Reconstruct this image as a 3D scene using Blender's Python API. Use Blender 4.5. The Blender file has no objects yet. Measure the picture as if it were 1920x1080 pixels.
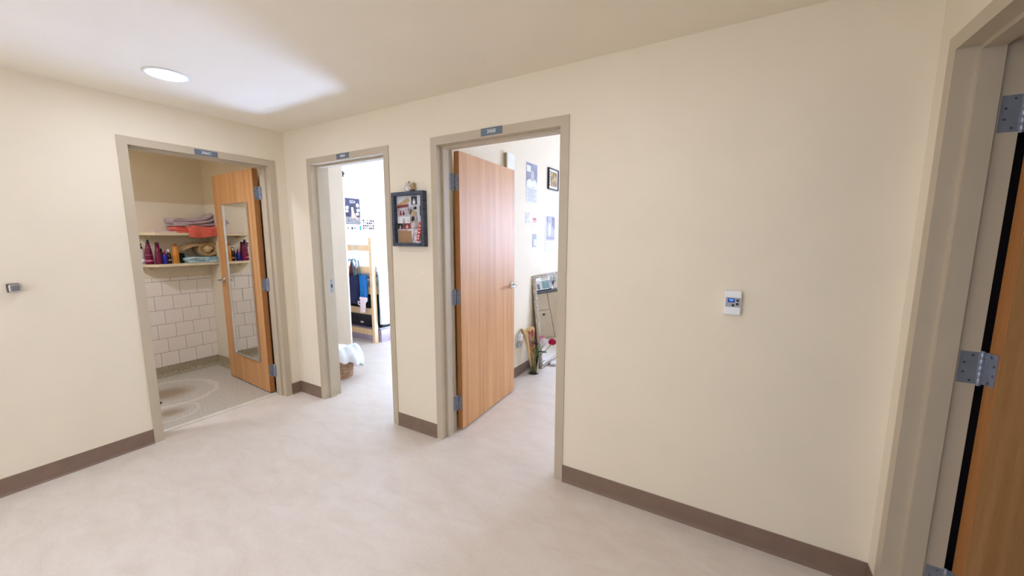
import bpy, bmesh, math, random
from mathutils import Vector, Matrix, noise
random.seed(7)
R = math.radians
C = bpy.context.scene.collection
SC = bpy.context.scene
PI = math.pi

# ------------------------------------------------------------ camera, world, lights, exposure
HALL_H = 2.451; HF = -4.3; ROOM_H = 2.98; W = 4.2085
cam = bpy.data.cameras.new('camera'); camo = bpy.data.objects.new('camera', cam); C.objects.link(camo)
cam.sensor_fit = 'HORIZONTAL'; cam.sensor_width = 36.0
cam.lens = 36.0 * 710.8652 / 1920.0
cam.clip_start = 0.02
yaw, pit, roll = 0.526, -0.132, 0.0021
fw = Vector((-math.sin(yaw) * math.cos(pit), math.cos(yaw) * math.cos(pit), math.sin(pit)))
rt = Vector((math.cos(yaw), math.sin(yaw), 0)); up = rt.cross(fw)
r2 = math.cos(roll) * rt + math.sin(roll) * up; u2 = -math.sin(roll) * rt + math.cos(roll) * up
M = Matrix((r2, u2, -fw)).transposed().to_4x4(); M.translation = (3.6077, -2.0645, 1.512)
camo.matrix_world = M
SC.camera = camo

SC.view_settings.view_transform = 'Standard'; SC.view_settings.look = 'None'
SC.view_settings.gamma = 1.0; SC.view_settings.use_curve_mapping = False
SC.view_settings.exposure = 0.05
SC.cycles.use_denoising = True
SC.cycles.max_bounces = 14; SC.cycles.diffuse_bounces = 8; SC.cycles.glossy_bounces = 6
SC.cycles.transparent_max_bounces = 16
SC.cycles.sample_clamp_indirect = 0.0
SC.cycles.use_guiding = True; SC.cycles.use_surface_guiding = True

world = bpy.data.worlds.new('sky'); SC.world = world; world.use_nodes = True
wn = world.node_tree; bg = wn.nodes['Background']
sky = wn.nodes.new('ShaderNodeTexSky'); sky.sky_type = 'HOSEK_WILKIE'; sky.turbidity = 3.0
sky.sun_direction = (-0.1, 0.75, 0.65)
wn.links.new(sky.outputs['Color'], bg.inputs['Color']); bg.inputs['Strength'].default_value = 1.2

def lamp(name, kind, loc, energy, color=(1, 1, 1), size=.2, size_y=None, direction=None):
    l = bpy.data.lights.new(name, kind); o = bpy.data.objects.new(name, l); C.objects.link(o)
    l.energy = energy; l.color = color; o.location = loc
    if kind == 'AREA':
        if size_y: l.shape = 'RECTANGLE'; l.size = size; l.size_y = size_y
        else: l.shape = 'DISK'; l.size = size
    if direction is not None:
        o.rotation_euler = Vector(direction).to_track_quat('-Z', 'Y').to_euler()
    return o
SUN_DIR = (-0.06, -0.766, -0.643)
sun = lamp('sun', 'SUN', (0.6, 9, 7), 560.0, (0.62, 0.93, 1.70), direction=SUN_DIR); sun.data.angle = R(0.53)
lamp('window_daylight', 'AREA', (0.6, 4.33, 1.55), 20, (0.78, 0.90, 1.14), 1.0, .8, (0, -1, -.12))
lamp('window_daylight', 'AREA', (3.65, 4.33, 1.65), 92, (0.73, 0.88, 1.30), 1.5, 1.3, (-.15, -1, -.10))
lamp('window_daylight', 'AREA', (2.1, HF + .02, 1.55), 36, (0.88, 0.96, 1.12), 2.4, 1.4, (0, 1, -.05))  # fill light added behind the camera, its window is unseen
DOWNLIGHTS = [(0.68, -1.04), (3.05, -1.04), (0.68, -3.2), (3.35, -2.7), (-.45, -1.5)]  # fourth one is unseen, added as fill from behind the camera
DL_POWER = [5.0, 3.6, 5.6, 10, 16]
for (x, y), e in zip(DOWNLIGHTS, DL_POWER):
    lamp('downlight_lamp', 'AREA', (x, y, HALL_H - .012), e, (0.92, 0.96, 1.12), .15, None, (0, 0, -1))

# ------------------------------------------------------------ materials
def lin(c):
    return tuple(((v / 255) / 12.92 if v <= 10 else ((v / 255 + .055) / 1.055) ** 2.4) for v in c) + (1.0,)
MATS = {}
def mat(name, rgb, rough=.5, metal=0., var=.06, scale=8., bump=0., bscale=None, stretch=None, spec=.5, rgb2=None, coat=0., sheen=0.):
    if name in MATS: return MATS[name]
    m = bpy.data.materials.new(name); m.use_nodes = True; MATS[name] = m
    nt = m.node_tree; b = nt.nodes['Principled BSDF']
    b.inputs['Roughness'].default_value = rough; b.inputs['Metallic'].default_value = metal
    b.inputs['Specular IOR Level'].default_value = spec
    b.inputs['Coat Weight'].default_value = coat
    b.inputs['Sheen Weight'].default_value = sheen
    tc = nt.nodes.new('ShaderNodeTexCoord'); mp = nt.nodes.new('ShaderNodeMapping')
    nt.links.new(tc.outputs['Object'], mp.inputs['Vector'])
    if stretch: mp.inputs['Scale'].default_value = stretch
    nz = nt.nodes.new('ShaderNodeTexNoise'); nz.inputs['Scale'].default_value = scale; nz.inputs['Detail'].default_value = 5
    nt.links.new(mp.outputs['Vector'], nz.inputs['Vector'])
    cr = nt.nodes.new('ShaderNodeValToRGB')
    a = lin(rgb); d = lin(rgb2) if rgb2 else tuple(v * (1 - 2 * var) for v in a[:3]) + (1,)
    a2 = a if rgb2 else tuple(min(1, v * (1 + var)) for v in a[:3]) + (1,)
    cr.color_ramp.elements[0].color = d; cr.color_ramp.elements[1].color = a2
    cr.color_ramp.elements[0].position = .3; cr.color_ramp.elements[1].position = .7
    nt.links.new(nz.outputs['Fac'], cr.inputs['Fac']); nt.links.new(cr.outputs['Color'], b.inputs['Base Color'])
    if bump:
        n2 = nt.nodes.new('ShaderNodeTexNoise'); n2.inputs['Scale'].default_value = bscale or scale * 6; n2.inputs['Detail'].default_value = 3
        nt.links.new(mp.outputs['Vector'], n2.inputs['Vector'])
        bp = nt.nodes.new('ShaderNodeBump'); bp.inputs['Strength'].default_value = bump; bp.inputs['Distance'].default_value = .002
        nt.links.new(n2.outputs['Fac'], bp.inputs['Height']); nt.links.new(bp.outputs['Normal'], b.inputs['Normal'])
    return m
def emit(name, rgb, s):
    if name in MATS: return MATS[name]
    m = bpy.data.materials.new(name); m.use_nodes = True; MATS[name] = m
    b = m.node_tree.nodes['Principled BSDF']; b.inputs['Base Color'].default_value = lin(rgb)
    b.inputs['Emission Color'].default_value = lin(rgb); b.inputs['Emission Strength'].default_value = s
    return m
def glass(name, tint=(255, 255, 255), refl=.12):
    if name in MATS: return MATS[name]
    m = bpy.data.materials.new(name); m.use_nodes = True; MATS[name] = m
    nt = m.node_tree; nt.nodes.clear()
    out = nt.nodes.new('ShaderNodeOutputMaterial'); mx = nt.nodes.new('ShaderNodeMixShader')
    tr = nt.nodes.new('ShaderNodeBsdfTransparent'); tr.inputs['Color'].default_value = lin(tint)
    gl = nt.nodes.new('ShaderNodeBsdfGlossy'); gl.inputs['Roughness'].default_value = .03
    lw = nt.nodes.new('ShaderNodeLayerWeight'); lw.inputs['Blend'].default_value = refl
    nt.links.new(lw.outputs['Fresnel'], mx.inputs['Fac'])
    nt.links.new(tr.outputs[0], mx.inputs[1]); nt.links.new(gl.outputs[0], mx.inputs[2]); nt.links.new(mx.outputs[0], out.inputs[0])
    return m
def floor_vinyl():
    m = bpy.data.materials.new('sheet_vinyl'); m.use_nodes = True; nt = m.node_tree; b = nt.nodes['Principled BSDF']
    N = nt.nodes.new; L = nt.links.new
    tc = N('ShaderNodeTexCoord')
    mp = N('ShaderNodeMapping'); mp.inputs['Rotation'].default_value = (0, 0, R(35)); mp.inputs['Scale'].default_value = (1, 2.2, 1)
    L(tc.outputs['Object'], mp.inputs['Vector'])
    n1 = N('ShaderNodeTexNoise'); n1.inputs['Scale'].default_value = 4.5; n1.inputs['Detail'].default_value = 9; n1.inputs['Roughness'].default_value = .65; n1.inputs['Distortion'].default_value = .5
    L(mp.outputs['Vector'], n1.inputs['Vector'])
    n2 = N('ShaderNodeTexNoise'); n2.inputs['Scale'].default_value = 45; n2.inputs['Detail'].default_value = 4
    L(mp.outputs['Vector'], n2.inputs['Vector'])
    mx = N('ShaderNodeMath'); mx.operation = 'MULTIPLY_ADD'; mx.inputs[1].default_value = .35; L(n2.outputs['Fac'], mx.inputs[0]); L(n1.outputs['Fac'], mx.inputs[2])
    cr = N('ShaderNodeValToRGB'); e = cr.color_ramp.elements
    e[0].position = .42; e[0].color = lin((209, 199, 189)); e[1].position = .85; e[1].color = lin((222, 214, 206))
    el = cr.color_ramp.elements.new(.64); el.color = lin((217, 207, 197))
    L(mx.outputs[0], cr.inputs['Fac']); L(cr.outputs['Color'], b.inputs['Base Color'])
    b.inputs['Roughness'].default_value = .38; b.inputs['Specular IOR Level'].default_value = .45
    return m
def wood(name, c1, c2, rough=.38, coat=.12, zs=.35):
    if name in MATS: return MATS[name]
    m = bpy.data.materials.new(name); m.use_nodes = True; MATS[name] = m; nt = m.node_tree; b = nt.nodes['Principled BSDF']
    N = nt.nodes.new; L = nt.links.new
    tc = N('ShaderNodeTexCoord'); mp = N('ShaderNodeMapping'); mp.inputs['Scale'].default_value = (9, 9, zs)
    L(tc.outputs['Object'], mp.inputs['Vector'])
    n1 = N('ShaderNodeTexNoise'); n1.inputs['Scale'].default_value = 1.6; n1.inputs['Detail'].default_value = 6; n1.inputs['Distortion'].default_value = .9
    L(mp.outputs['Vector'], n1.inputs['Vector'])
    mp2 = N('ShaderNodeMapping'); mp2.inputs['Scale'].default_value = (90, 90, 3.2); L(tc.outputs['Object'], mp2.inputs['Vector'])
    n2 = N('ShaderNodeTexNoise'); n2.inputs['Scale'].default_value = 3; n2.inputs['Detail'].default_value = 3; L(mp2.outputs['Vector'], n2.inputs['Vector'])
    ad = N('ShaderNodeMath'); ad.operation = 'MULTIPLY_ADD'; ad.inputs[1].default_value = .45; L(n2.outputs['Fac'], ad.inputs[0]); L(n1.outputs['Fac'], ad.inputs[2])
    cr = N('ShaderNodeValToRGB'); cr.color_ramp.elements[0].position = .45; cr.color_ramp.elements[1].position = .95
    cr.color_ramp.elements[0].color = lin(c2); cr.color_ramp.elements[1].color = lin(c1)
    L(ad.outputs[0], cr.inputs['Fac']); L(cr.outputs['Color'], b.inputs['Base Color'])
    b.inputs['Roughness'].default_value = rough; b.inputs['Coat Weight'].default_value = coat; b.inputs['Coat Roughness'].default_value = .42
    return m
def shower_floor():
    m = bpy.data.materials.new('resin_shower_floor'); m.use_nodes = True; nt = m.node_tree; b = nt.nodes['Principled BSDF']
    N = nt.nodes.new; L = nt.links.new
    tc = N('ShaderNodeTexCoord')
    v = N('ShaderNodeTexNoise'); v.inputs['Scale'].default_value = 110; v.inputs['Detail'].default_value = 2; L(tc.outputs['Object'], v.inputs['Vector'])
    cr = N('ShaderNodeValToRGB'); e = cr.color_ramp.elements
    e[0].position = .30; e[0].color = lin((156, 148, 134)); e[1].position = .66; e[1].color = lin((204, 200, 190))
    el = cr.color_ramp.elements.new(.48); el.color = lin((186, 181, 169))
    L(v.outputs['Fac'], cr.inputs['Fac'])
    cur = cr.outputs['Color']
    wob = N('ShaderNodeTexNoise'); wob.inputs['Scale'].default_value = 6; wob.inputs['Detail'].default_value = 4; L(tc.outputs['Object'], wob.inputs['Vector'])
    for (cx, cy, sx, sy, col_in, col_ring) in ((-1.05, -.70, .40, .37, (144, 120, 96), (216, 208, 196)), (-.52, -.86, .20, .20, (148, 126, 102), (212, 204, 192))):
        mp = N('ShaderNodeMapping'); mp.inputs['Location'].default_value = (-cx / sx, -cy / sy, 0); mp.inputs['Scale'].default_value = (1 / sx, 1 / sy, 0)
        L(tc.outputs['Object'], mp.inputs['Vector'])
        ln = N('ShaderNodeVectorMath'); ln.operation = 'LENGTH'; L(mp.outputs['Vector'], ln.inputs[0])
        ma = N('ShaderNodeMath'); ma.operation = 'MULTIPLY_ADD'; ma.inputs[1].default_value = .28; L(wob.outputs['Fac'], ma.inputs[0]); L(ln.outputs['Value'], ma.inputs[2])
        ring = N('ShaderNodeValToRGB'); q = ring.color_ramp.elements
        q[0].position = .35; q[0].color = (1, 1, 1, 1); q[1].position = .80; q[1].color = (0, 0, 0, 1)
        L(ma.outputs[0], ring.inputs['Fac'])
        pale = N('ShaderNodeValToRGB'); q = pale.color_ramp.elements
        q[0].position = .86; q[0].color = (0, 0, 0, 1); q[1].position = 1.0; q[1].color = (1, 1, 1, 1)
        x = pale.color_ramp.elements.new(1.0 - 1e-4); x.color = (.9, .9, .9, 1)
        sub = N('ShaderNodeMath'); sub.operation = 'SUBTRACT'; sub.inputs[1].default_value = .14; L(ma.outputs[0], sub.inputs[0])
        pr = N('ShaderNodeMapRange'); pr.inputs['From Min'].default_value = .0; pr.inputs['From Max'].default_value = .10; pr.inputs['To Min'].default_value = .75; pr.inputs['To Max'].default_value = 0
        ab = N('ShaderNodeMath'); ab.operation = 'ABSOLUTE'; s2 = N('ShaderNodeMath'); s2.operation = 'SUBTRACT'; s2.inputs[1].default_value = .98; L(sub.outputs[0], s2.inputs[0]); L(s2.outputs[0], ab.inputs[0]); L(ab.outputs[0], pr.inputs['Value'])
        m1 = N('ShaderNodeMix'); m1.data_type = 'RGBA'; m1.inputs['B'].default_value = lin(col_in)
        f1 = N('ShaderNodeMath'); f1.operation = 'MULTIPLY'; f1.inputs[1].default_value = .85; L(ring.outputs['Color'], f1.inputs[0])
        L(f1.outputs[0], m1.inputs['Factor']); L(cur, m1.inputs['A'])
        m2 = N('ShaderNodeMix'); m2.data_type = 'RGBA'; m2.inputs['B'].default_value = lin(col_ring)
        L(pr.outputs['Result'], m2.inputs['Factor']); L(m1.outputs['Result'], m2.inputs['A']); cur = m2.outputs['Result']
    L(cur, b.inputs['Base Color']); b.inputs['Roughness'].default_value = .55
    return m
def mirror_mat():
    m = bpy.data.materials.new('mirror_glass'); m.use_nodes = True; b = m.node_tree.nodes['Principled BSDF']
    b.inputs['Base Color'].default_value = (.86, .88, .87, 1); b.inputs['Metallic'].default_value = 1; b.inputs['Roughness'].default_value = .015
    return m

PAINT = mat('cream_wall_paint', (230, 220, 201), .6, var=.012, scale=3, bump=.05, bscale=220, spec=.3)
CEILM = mat('ceiling_paint', (236, 228, 212), .8, var=.01, scale=3, bump=.04, bscale=200, spec=.2)
TAN = mat('tan_paint', (204, 190, 160), .6, var=.02, scale=3, bump=.05, bscale=220, spec=.3)
ROOMP = mat('bedroom_paint', (222, 218, 209), .6, var=.012, scale=3, bump=.05, bscale=220, spec=.3)
FRAME = mat('taupe_enamel', (190, 177, 156), .42, var=.02, scale=5, bump=.06, bscale=160, spec=.4)
BASE = mat('brown_vinyl_base', (130, 108, 94), .45, var=.04, scale=12, spec=.4)
VINYL = floor_vinyl()
SHFLOOR = shower_floor()
COVE = mat('speckled_cove_resin', (186, 176, 150), .55, scale=95, rgb2=(126, 114, 90))
WOOD = wood('honey_maple_veneer', (212, 160, 104), (180, 126, 73), .5, .22)
EDGE = wood('door_edge_band', (180, 124, 72), (152, 98, 52), coat=.05)
STEEL = mat('satin_steel', (156, 163, 176), .42, .6, var=.04, scale=30)
CHROME = mat('polished_chrome', (205, 207, 212), .16, 1., var=.02, scale=20)
SCREW = mat('screw_recess', (70, 70, 74), .4, .8)
SCREWH = mat('screw_head', (126, 132, 146), .35, .8)
DUSK = mat('painted_store_shade', (34, 25, 26), .9)  # near-black colour stands in for the shade behind the open door
DARK = mat('black_plastic', (22, 22, 25), .45, var=.1)
WHITE = mat('white_plastic', (232, 234, 238), .4, var=.02)
MIRROR = mirror_mat()
TILE = mat('white_glazed_tile', (234, 227, 219), .25, var=.025, scale=4, spec=.5)
GROUT = mat('grey_grout', (120, 113, 104), .8)
PANEL = mat('white_wall_panel', (224, 215, 196), .4, var=.012, scale=4)
SLATE = mat('slate_sign_plastic', (104, 116, 132), .4, var=.03)
SIGNW = mat('white_sign_lettering', (238, 240, 242), .5)
CLEAR = glass('clear_glass', (248, 250, 250), .05)
PANE = glass('window_pane', (250, 252, 255), .06)
FABW = mat('white_cotton', (220, 222, 224), .9, var=.03, scale=30, bump=.4, bscale=180, sheen=.2)
PINE = wood('pale_pine', (236, 206, 162), (222, 186, 138), .45, .05)

# ------------------------------------------------------------ mesh helpers
class MB:
    """collects shapes, builds one mesh object"""
    def __init__(s): s.v = []; s.f = []; s.sm = []
    def add(s, vs, fs, smooth=False):
        o = len(s.v); s.v += [tuple(v) for v in vs]; s.f += [tuple(i + o for i in f) for f in fs]; s.sm += [smooth] * len(fs)
    def box(s, x0, y0, z0, x1, y1, z1, bev=0.):
        if bev <= 0:
            vs = [(x, y, z) for x in (x0, x1) for y in (y0, y1) for z in (z0, z1)]
            s.add(vs, [(0, 1, 3, 2), (4, 6, 7, 5), (0, 4, 5, 1), (2, 3, 7, 6), (0, 2, 6, 4), (1, 5, 7, 3)])
        else:
            bm = bmesh.new(); bmesh.ops.create_cube(bm, size=1)
            for v in bm.verts: v.co = ((x0 + x1) / 2 + v.co.x * (x1 - x0), (y0 + y1) / 2 + v.co.y * (y1 - y0), (z0 + z1) / 2 + v.co.z * (z1 - z0))
            bmesh.ops.bevel(bm, geom=bm.edges[:], offset=bev, segments=2, profile=.5, affect='EDGES')
            s.frombm(bm)
    def frombm(s, bm, smooth=False, mtx=None):
        bm.verts.ensure_lookup_table(); bm.verts.index_update()
        s.add([(mtx @ v.co if mtx else v.co) for v in bm.verts], [[v.index for v in f.verts] for f in bm.faces], smooth); bm.free()
    def prism(s, poly, h0, h1, fn=lambda a, b, h: (a, b, h), smooth=False):
        n = len(poly)
        vs = [fn(a, b, h0) for a, b in poly] + [fn(a, b, h1) for a, b in poly]
        s.add(vs, [tuple(range(n)), tuple(range(2 * n - 1, n - 1, -1))], False)
        o = len(s.v) - 2 * n
        for i in range(n):
            j = (i + 1) % n; s.f.append((o + i, o + j, o + n + j, o + n + i)); s.sm.append(smooth)
    def lathe(s, prof, c=(0, 0, 0), n=20, axis='z', cap=True, squash=1.):
        vs = []; fs = []
        for r, z in prof:
            for k in range(n):
                a = 2 * PI * k / n; p = (r * math.cos(a), r * math.sin(a) * squash, z)
                if axis == 'x': p = (p[2], p[0], p[1])
                elif axis == 'y': p = (p[0], p[2], p[1])
                vs.append((c[0] + p[0], c[1] + p[1], c[2] + p[2]))
        m = len(prof)
        for i in range(m - 1):
            for k in range(n):
                fs.append((i * n + k, i * n + (k + 1) % n, (i + 1) * n + (k + 1) % n, (i + 1) * n + k))
        if cap: fs += [tuple(range(n)), tuple(range((m - 1) * n, m * n))]
        s.add(vs, fs, True)
    def tube(s, pts, r, n=8, cap=True):
        pts = [Vector(p) for p in pts]; rs = r if isinstance(r, (list, tuple)) else [r] * len(pts)
        vs = []; fs = []; t0 = None; nrm = None
        for i, p in enumerate(pts):
            t = (pts[min(i + 1, len(pts) - 1)] - pts[max(i - 1, 0)]).normalized()
            if nrm is None: nrm = t.orthogonal().normalized()
            else: nrm = (nrm - t * nrm.dot(t)).normalized()
            b = t.cross(nrm)
            for k in range(n):
                a = 2 * PI * k / n; vs.append(p + (nrm * math.cos(a) + b * math.sin(a)) * rs[i])
        for i in range(len(pts) - 1):
            for k in range(n):
                fs.append((i * n + k, i * n + (k + 1) % n, (i + 1) * n + (k + 1) % n, (i + 1) * n + k))
        if cap: fs += [tuple(range(n)), tuple(range((len(pts) - 1) * n, len(pts) * n))]
        s.add(vs, fs, True)
    def ico(s, c, r, sub=2, jit=0., sq=(1, 1, 1), seed=0, fq=6.):
        bm = bmesh.new(); bmesh.ops.create_icosphere(bm, subdivisions=sub, radius=1)
        for v in bm.verts:
            k = 1 + jit * noise.noise(Vector(v.co) * fq * .3 + Vector((seed * 7.1, 0, 0)))
            v.co = Vector((c[0] + v.co.x * r * sq[0] * k, c[1] + v.co.y * r * sq[1] * k, c[2] + v.co.z * r * sq[2] * k))
        s.frombm(bm, True)
    def grid(s, nu, nv, fn, thick=0., smooth=True):
        vs = [Vector(fn(i / (nu - 1), j / (nv - 1))) for i in range(nu) for j in range(nv)]
        fs = [(i * nv + j, (i + 1) * nv + j, (i + 1) * nv + j + 1, i * nv + j + 1) for i in range(nu - 1) for j in range(nv - 1)]
        if thick:
            nn = [Vector((0, 0, 0)) for _ in vs]
            for f in fs:
                k = (vs[f[2]] - vs[f[0]]).cross(vs[f[3]] - vs[f[1]])
                for i in f: nn[i] += k
            nn = [n.normalized() * (thick / 2) if n.length > 0 else n for n in nn]; lo = [v - n for v, n in zip(vs, nn)]; vs = [v + n for v, n in zip(vs, nn)]
            m = len(vs); f2 = [tuple(i + m for i in reversed(f)) for f in fs]
            rim = [i * nv for i in range(nu)] + [(nu - 1) * nv + j for j in range(1, nv)] + [i * nv + nv - 1 for i in range(nu - 2, -1, -1)] + [j for j in range(nv - 2, 0, -1)]
            f3 = [(rim[k], rim[(k + 1) % len(rim)], rim[(k + 1) % len(rim)] + m, rim[k] + m) for k in range(len(rim))]
            s.add(vs + lo, fs + f2 + f3, smooth)
        else: s.add(vs, fs, smooth)
    def build(s, name, m, parent=None, kind=None, recalc=True):
        me = bpy.data.meshes.new(name); me.from_pydata(s.v, [], s.f)
        me.polygons.foreach_set('use_smooth', s.sm)
        if recalc:
            bm = bmesh.new(); bm.from_mesh(me); bmesh.ops.recalc_face_normals(bm, faces=bm.faces); bm.to_mesh(me); bm.free()
        me.materials.append(m); me.update()
        o = bpy.data.objects.new(name, me); C.objects.link(o)
        if parent: o.parent = parent
        if kind: o['kind'] = kind
        return o
def B1(name, m, parent, *a, bev=0., kind=None):
    b = MB(); b.box(*a, bev=bev); return b.build(name, m, parent, kind)
def thing(name, label, cat, loc=(0, 0, 0), rz=0., group=None, kind=None, rot=None):
    o = bpy.data.objects.new(name, None); o.empty_display_size = .05; C.objects.link(o)
    o.location = loc; o.rotation_euler = rot if rot else (0, 0, rz); tag(o, label, cat, group, kind); return o
def tag(o, label, cat, group=None, kind=None):
    o['label'] = label; o['category'] = cat
    if group: o['group'] = group
    if kind: o['kind'] = kind
    return o
def struct(o, label, cat): return tag(o, label, cat, kind='structure')
def copy_obj(o, parent, mtx=None):
    c = o.copy(); C.objects.link(c); c.parent = parent
    if mtx is not None: c.matrix_local = mtx
    return c
def text_mesh(name, body, size, m, parent, loc, rot, sx=1.0, ext=.0006):
    cu = bpy.data.curves.new('t', 'FONT'); cu.body = body; cu.size = size; cu.extrude = ext; cu.align_x = 'CENTER'; cu.align_y = 'CENTER'; cu.resolution_u = 3
    to = bpy.data.objects.new('t', cu); C.objects.link(to)
    dg = bpy.context.evaluated_depsgraph_get(); dg.update()
    me = bpy.data.meshes.new_from_object(to.evaluated_get(dg)); me.name = name
    bpy.data.objects.remove(to); me.materials.clear(); me.materials.append(m)
    o = bpy.data.objects.new(name, me); C.objects.link(o); o.parent = parent; o.location = loc; o.rotation_euler = rot; o.scale = (sx, 1, 1)
    return o

# ------------------------------------------------------------ structure
Al, Bl, Dn, Ry = 0.3324, 1.7608, -1.1144, -0.1010
OW = 1.016; ZT = 2.1875; TH = 0.155
PART0, PART1 = 1.50, 1.64
AX0 = -1.78; AY1 = 4.4; BX1 = 4.70

m = MB()
TOP = 3.1
m.box(AX0, 0, 0, Al, TH, TOP); m.box(Al + OW, 0, 0, Bl, TH, TOP); m.box(Bl + OW, 0, 0, BX1 + .12, TH, TOP)
m.box(Al, 0, ZT, Al + OW, TH, TOP); m.box(Bl, 0, ZT, Bl + OW, TH, TOP)
wb = struct(m.build('wall_back', PAINT), 'cream painted wall holding doorways 306A and 306B and the thermostat', 'wall')
m = MB()
m.box(-TH, HF, 0, 0, Dn, TOP); m.box(-TH, Dn + OW, 0, 0, 0, TOP); m.box(-TH, Dn, ZT, 0, Dn + OW, TOP)
wl = struct(m.build('wall_left', PAINT), 'cream painted wall holding doorway 306D and the small metal door holder', 'wall')
m = MB()
m.box(W, Ry, 0, W + TH, 0, TOP); m.box(W, HF, 0, W + TH, Ry - OW, TOP); m.box(W, Ry - OW, ZT, W + TH, Ry, TOP)
wr = struct(m.build('wall_right', PAINT), 'cream painted wall beside the nearest doorway, at the right edge', 'wall')
m = MB(); m.box(-TH, HF - .15, 0, .85, HF, TOP); m.box(3.35, HF - .15, 0, W + TH, HF, TOP); m.box(.85, HF - .15, 0, 3.35, HF, .8); m.box(.85, HF - .15, 2.3, 3.35, HF, TOP)
struct(m.build('wall_front', PAINT), 'cream painted hall wall behind the camera', 'wall')
struct(B1('ceiling', CEILM, None, 0, HF, HALL_H, W, 0, HALL_H + .1), 'smooth off-white hall ceiling with a recessed light', 'ceiling')
struct(B1('floor', VINYL, None, -.125, HF, -.12, BX1 + .12, AY1 + .12, 0), 'mottled beige sheet vinyl floor of the hall and the bedrooms', 'floor')
struct(B1('floor', VINYL, None, AX0 - .12, TH * .5, -.12, -.125, AY1 + .12, 0), 'beige vinyl floor under the wooden bed end', 'floor')
# bedrooms
struct(B1('wall_partition', mat('cream_bedroom_paint', (230, 220, 200), .6, var=.012, scale=3, bump=.05, bscale=220, spec=.3), None, PART0, TH, 0, PART1, AY1, TOP), 'bedroom wall behind the open wooden door 306B, hung with prints', 'wall')
struct(B1('wall_bedroom_left', ROOMP, None, AX0 - .12, TH, 0, AX0, AY1, TOP), 'pale bedroom wall with the purple poster above the bed end', 'wall')
struct(B1('ceiling', CEILM, None, AX0, TH, ROOM_H, PART0, AY1, ROOM_H + .1), 'ceiling of the bedroom with the wooden bed', 'ceiling')
struct(B1('ceiling', CEILM, None, PART1, TH, ROOM_H, BX1, AY1, ROOM_H + .1), 'ceiling of the bedroom with the leaning mirror', 'ceiling')
m = MB(); wx0, wx1, wz0, wz1 = .1, 1.1, 1.1, 1.95
vx0, vx1, vz0, vz1 = 2.85, 4.45, .95, 2.35
m.box(vx0, AY1, 0, vx1, AY1 + .12, vz0); m.box(vx0, AY1, vz1, vx1, AY1 + .12, TOP); m.box(vx1, AY1, 0, BX1 + .12, AY1 + .12, TOP)
m.box(AX0 - .12, AY1, 0, wx0, AY1 + .12, TOP); m.box(wx1, AY1, 0, vx0, AY1 + .12, TOP); m.box(wx0, AY1, 0, wx1, AY1 + .12, wz0); m.box(wx0, AY1, wz1, wx1, AY1 + .12, TOP)
struct(m.build('wall_bedroom_back', ROOMP), 'far outside wall of the two bedrooms with a window', 'wall')
struct(B1('wall_bedroom_right', ROOMP, None, BX1, TH, 0, BX1 + .12, AY1, TOP), 'bedroom wall facing the prints, out of sight', 'wall')
struct(B1('wall_outside', TAN, None, 2.3, 6.4, 0, 6.0, 6.6, 6.5), 'added sun blocker outside the bedroom window', 'wall')  # unseen slab added to keep the sun out of the mirror bedroom
def window(n, c, w, h, axis, label):
    t = thing('window_%d' % n, label, 'window', c, 0 if axis == 'x' else PI / 2, kind='structure')
    f = MB(); k = .05
    f.box(-w / 2, -.03, -h / 2, -w / 2 + k, .03, h / 2); f.box(w / 2 - k, -.03, -h / 2, w / 2, .03, h / 2)
    f.box(-w / 2 + k, -.03, -h / 2, w / 2 - k, .03, -h / 2 + k); f.box(-w / 2 + k, -.03, h / 2 - k, w / 2 - k, .03, h / 2)
    f.box(-.015, -.02, -h / 2 + k, .015, .02, h / 2 - k)
    f.build('window_frame', WHITE, t)
    for s in (-1, 1):
        x0, x1 = (-w / 2 + k, -.015) if s < 0 else (.015, w / 2 - k)
        B1('pane', PANE, t, x0, -.003, -h / 2 + k, x1, .003, h / 2 - k)
window(1, ((wx0 + wx1) / 2, AY1 + .07, (wz0 + wz1) / 2), wx1 - wx0, wz1 - wz0, 'x', 'white framed window lighting the bedroom with the bed')
window(2, ((vx0 + vx1) / 2, AY1 + .07, (vz0 + vz1) / 2), vx1 - vx0, vz1 - vz0, 'x', 'white framed wide window of the bedroom with the leaning mirror')
window(3, (2.1, HF - .07, 1.55), 2.5, 1.5, 'x', 'wide unseen window added behind the camera for fill light')  # unseen window added to go with the rear fill light
struct(B1('wall_closet', mat('cream_closet_paint', (236, 222, 204), .6, var=.012, scale=3, bump=.05, bscale=220, spec=.3), None, AX0, 1.12, 0, -.722, 1.138, ROOM_H), 'pale partition between the wash basket and the bed end', 'wall')
# shower room
SX = -1.67; SY0 = -1.95
m = MB(); m.box(SX - .1, SY0 - .1, 0, SX, 0, TOP)
sb = struct(m.build('wall_shower_back', TAN), 'tan painted shower room wall with white tiles and two shelves', 'wall')
struct(B1('wall_shower_side', TAN, None, SX, SY0 - .1, 0, -TH, SY0, TOP), 'shower room wall hidden left of the doorway', 'wall')
struct(B1('wall_shower_right', TAN, None, SX, -.004, 1.878, -TH, 0, TOP), 'tan painted upper shower wall above the open mirrored door', 'wall')
struct(B1('ceiling', CEILM, None, SX, SY0, 2.45, -TH, -.004, 2.55), 'ceiling of the shower room', 'ceiling')
struct(B1('floor', SHFLOOR, None, SX - .1, SY0 - .1, -.1, -.16, 0, .001), 'speckled grey shower room floor with brown water stain rings', 'floor')
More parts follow.
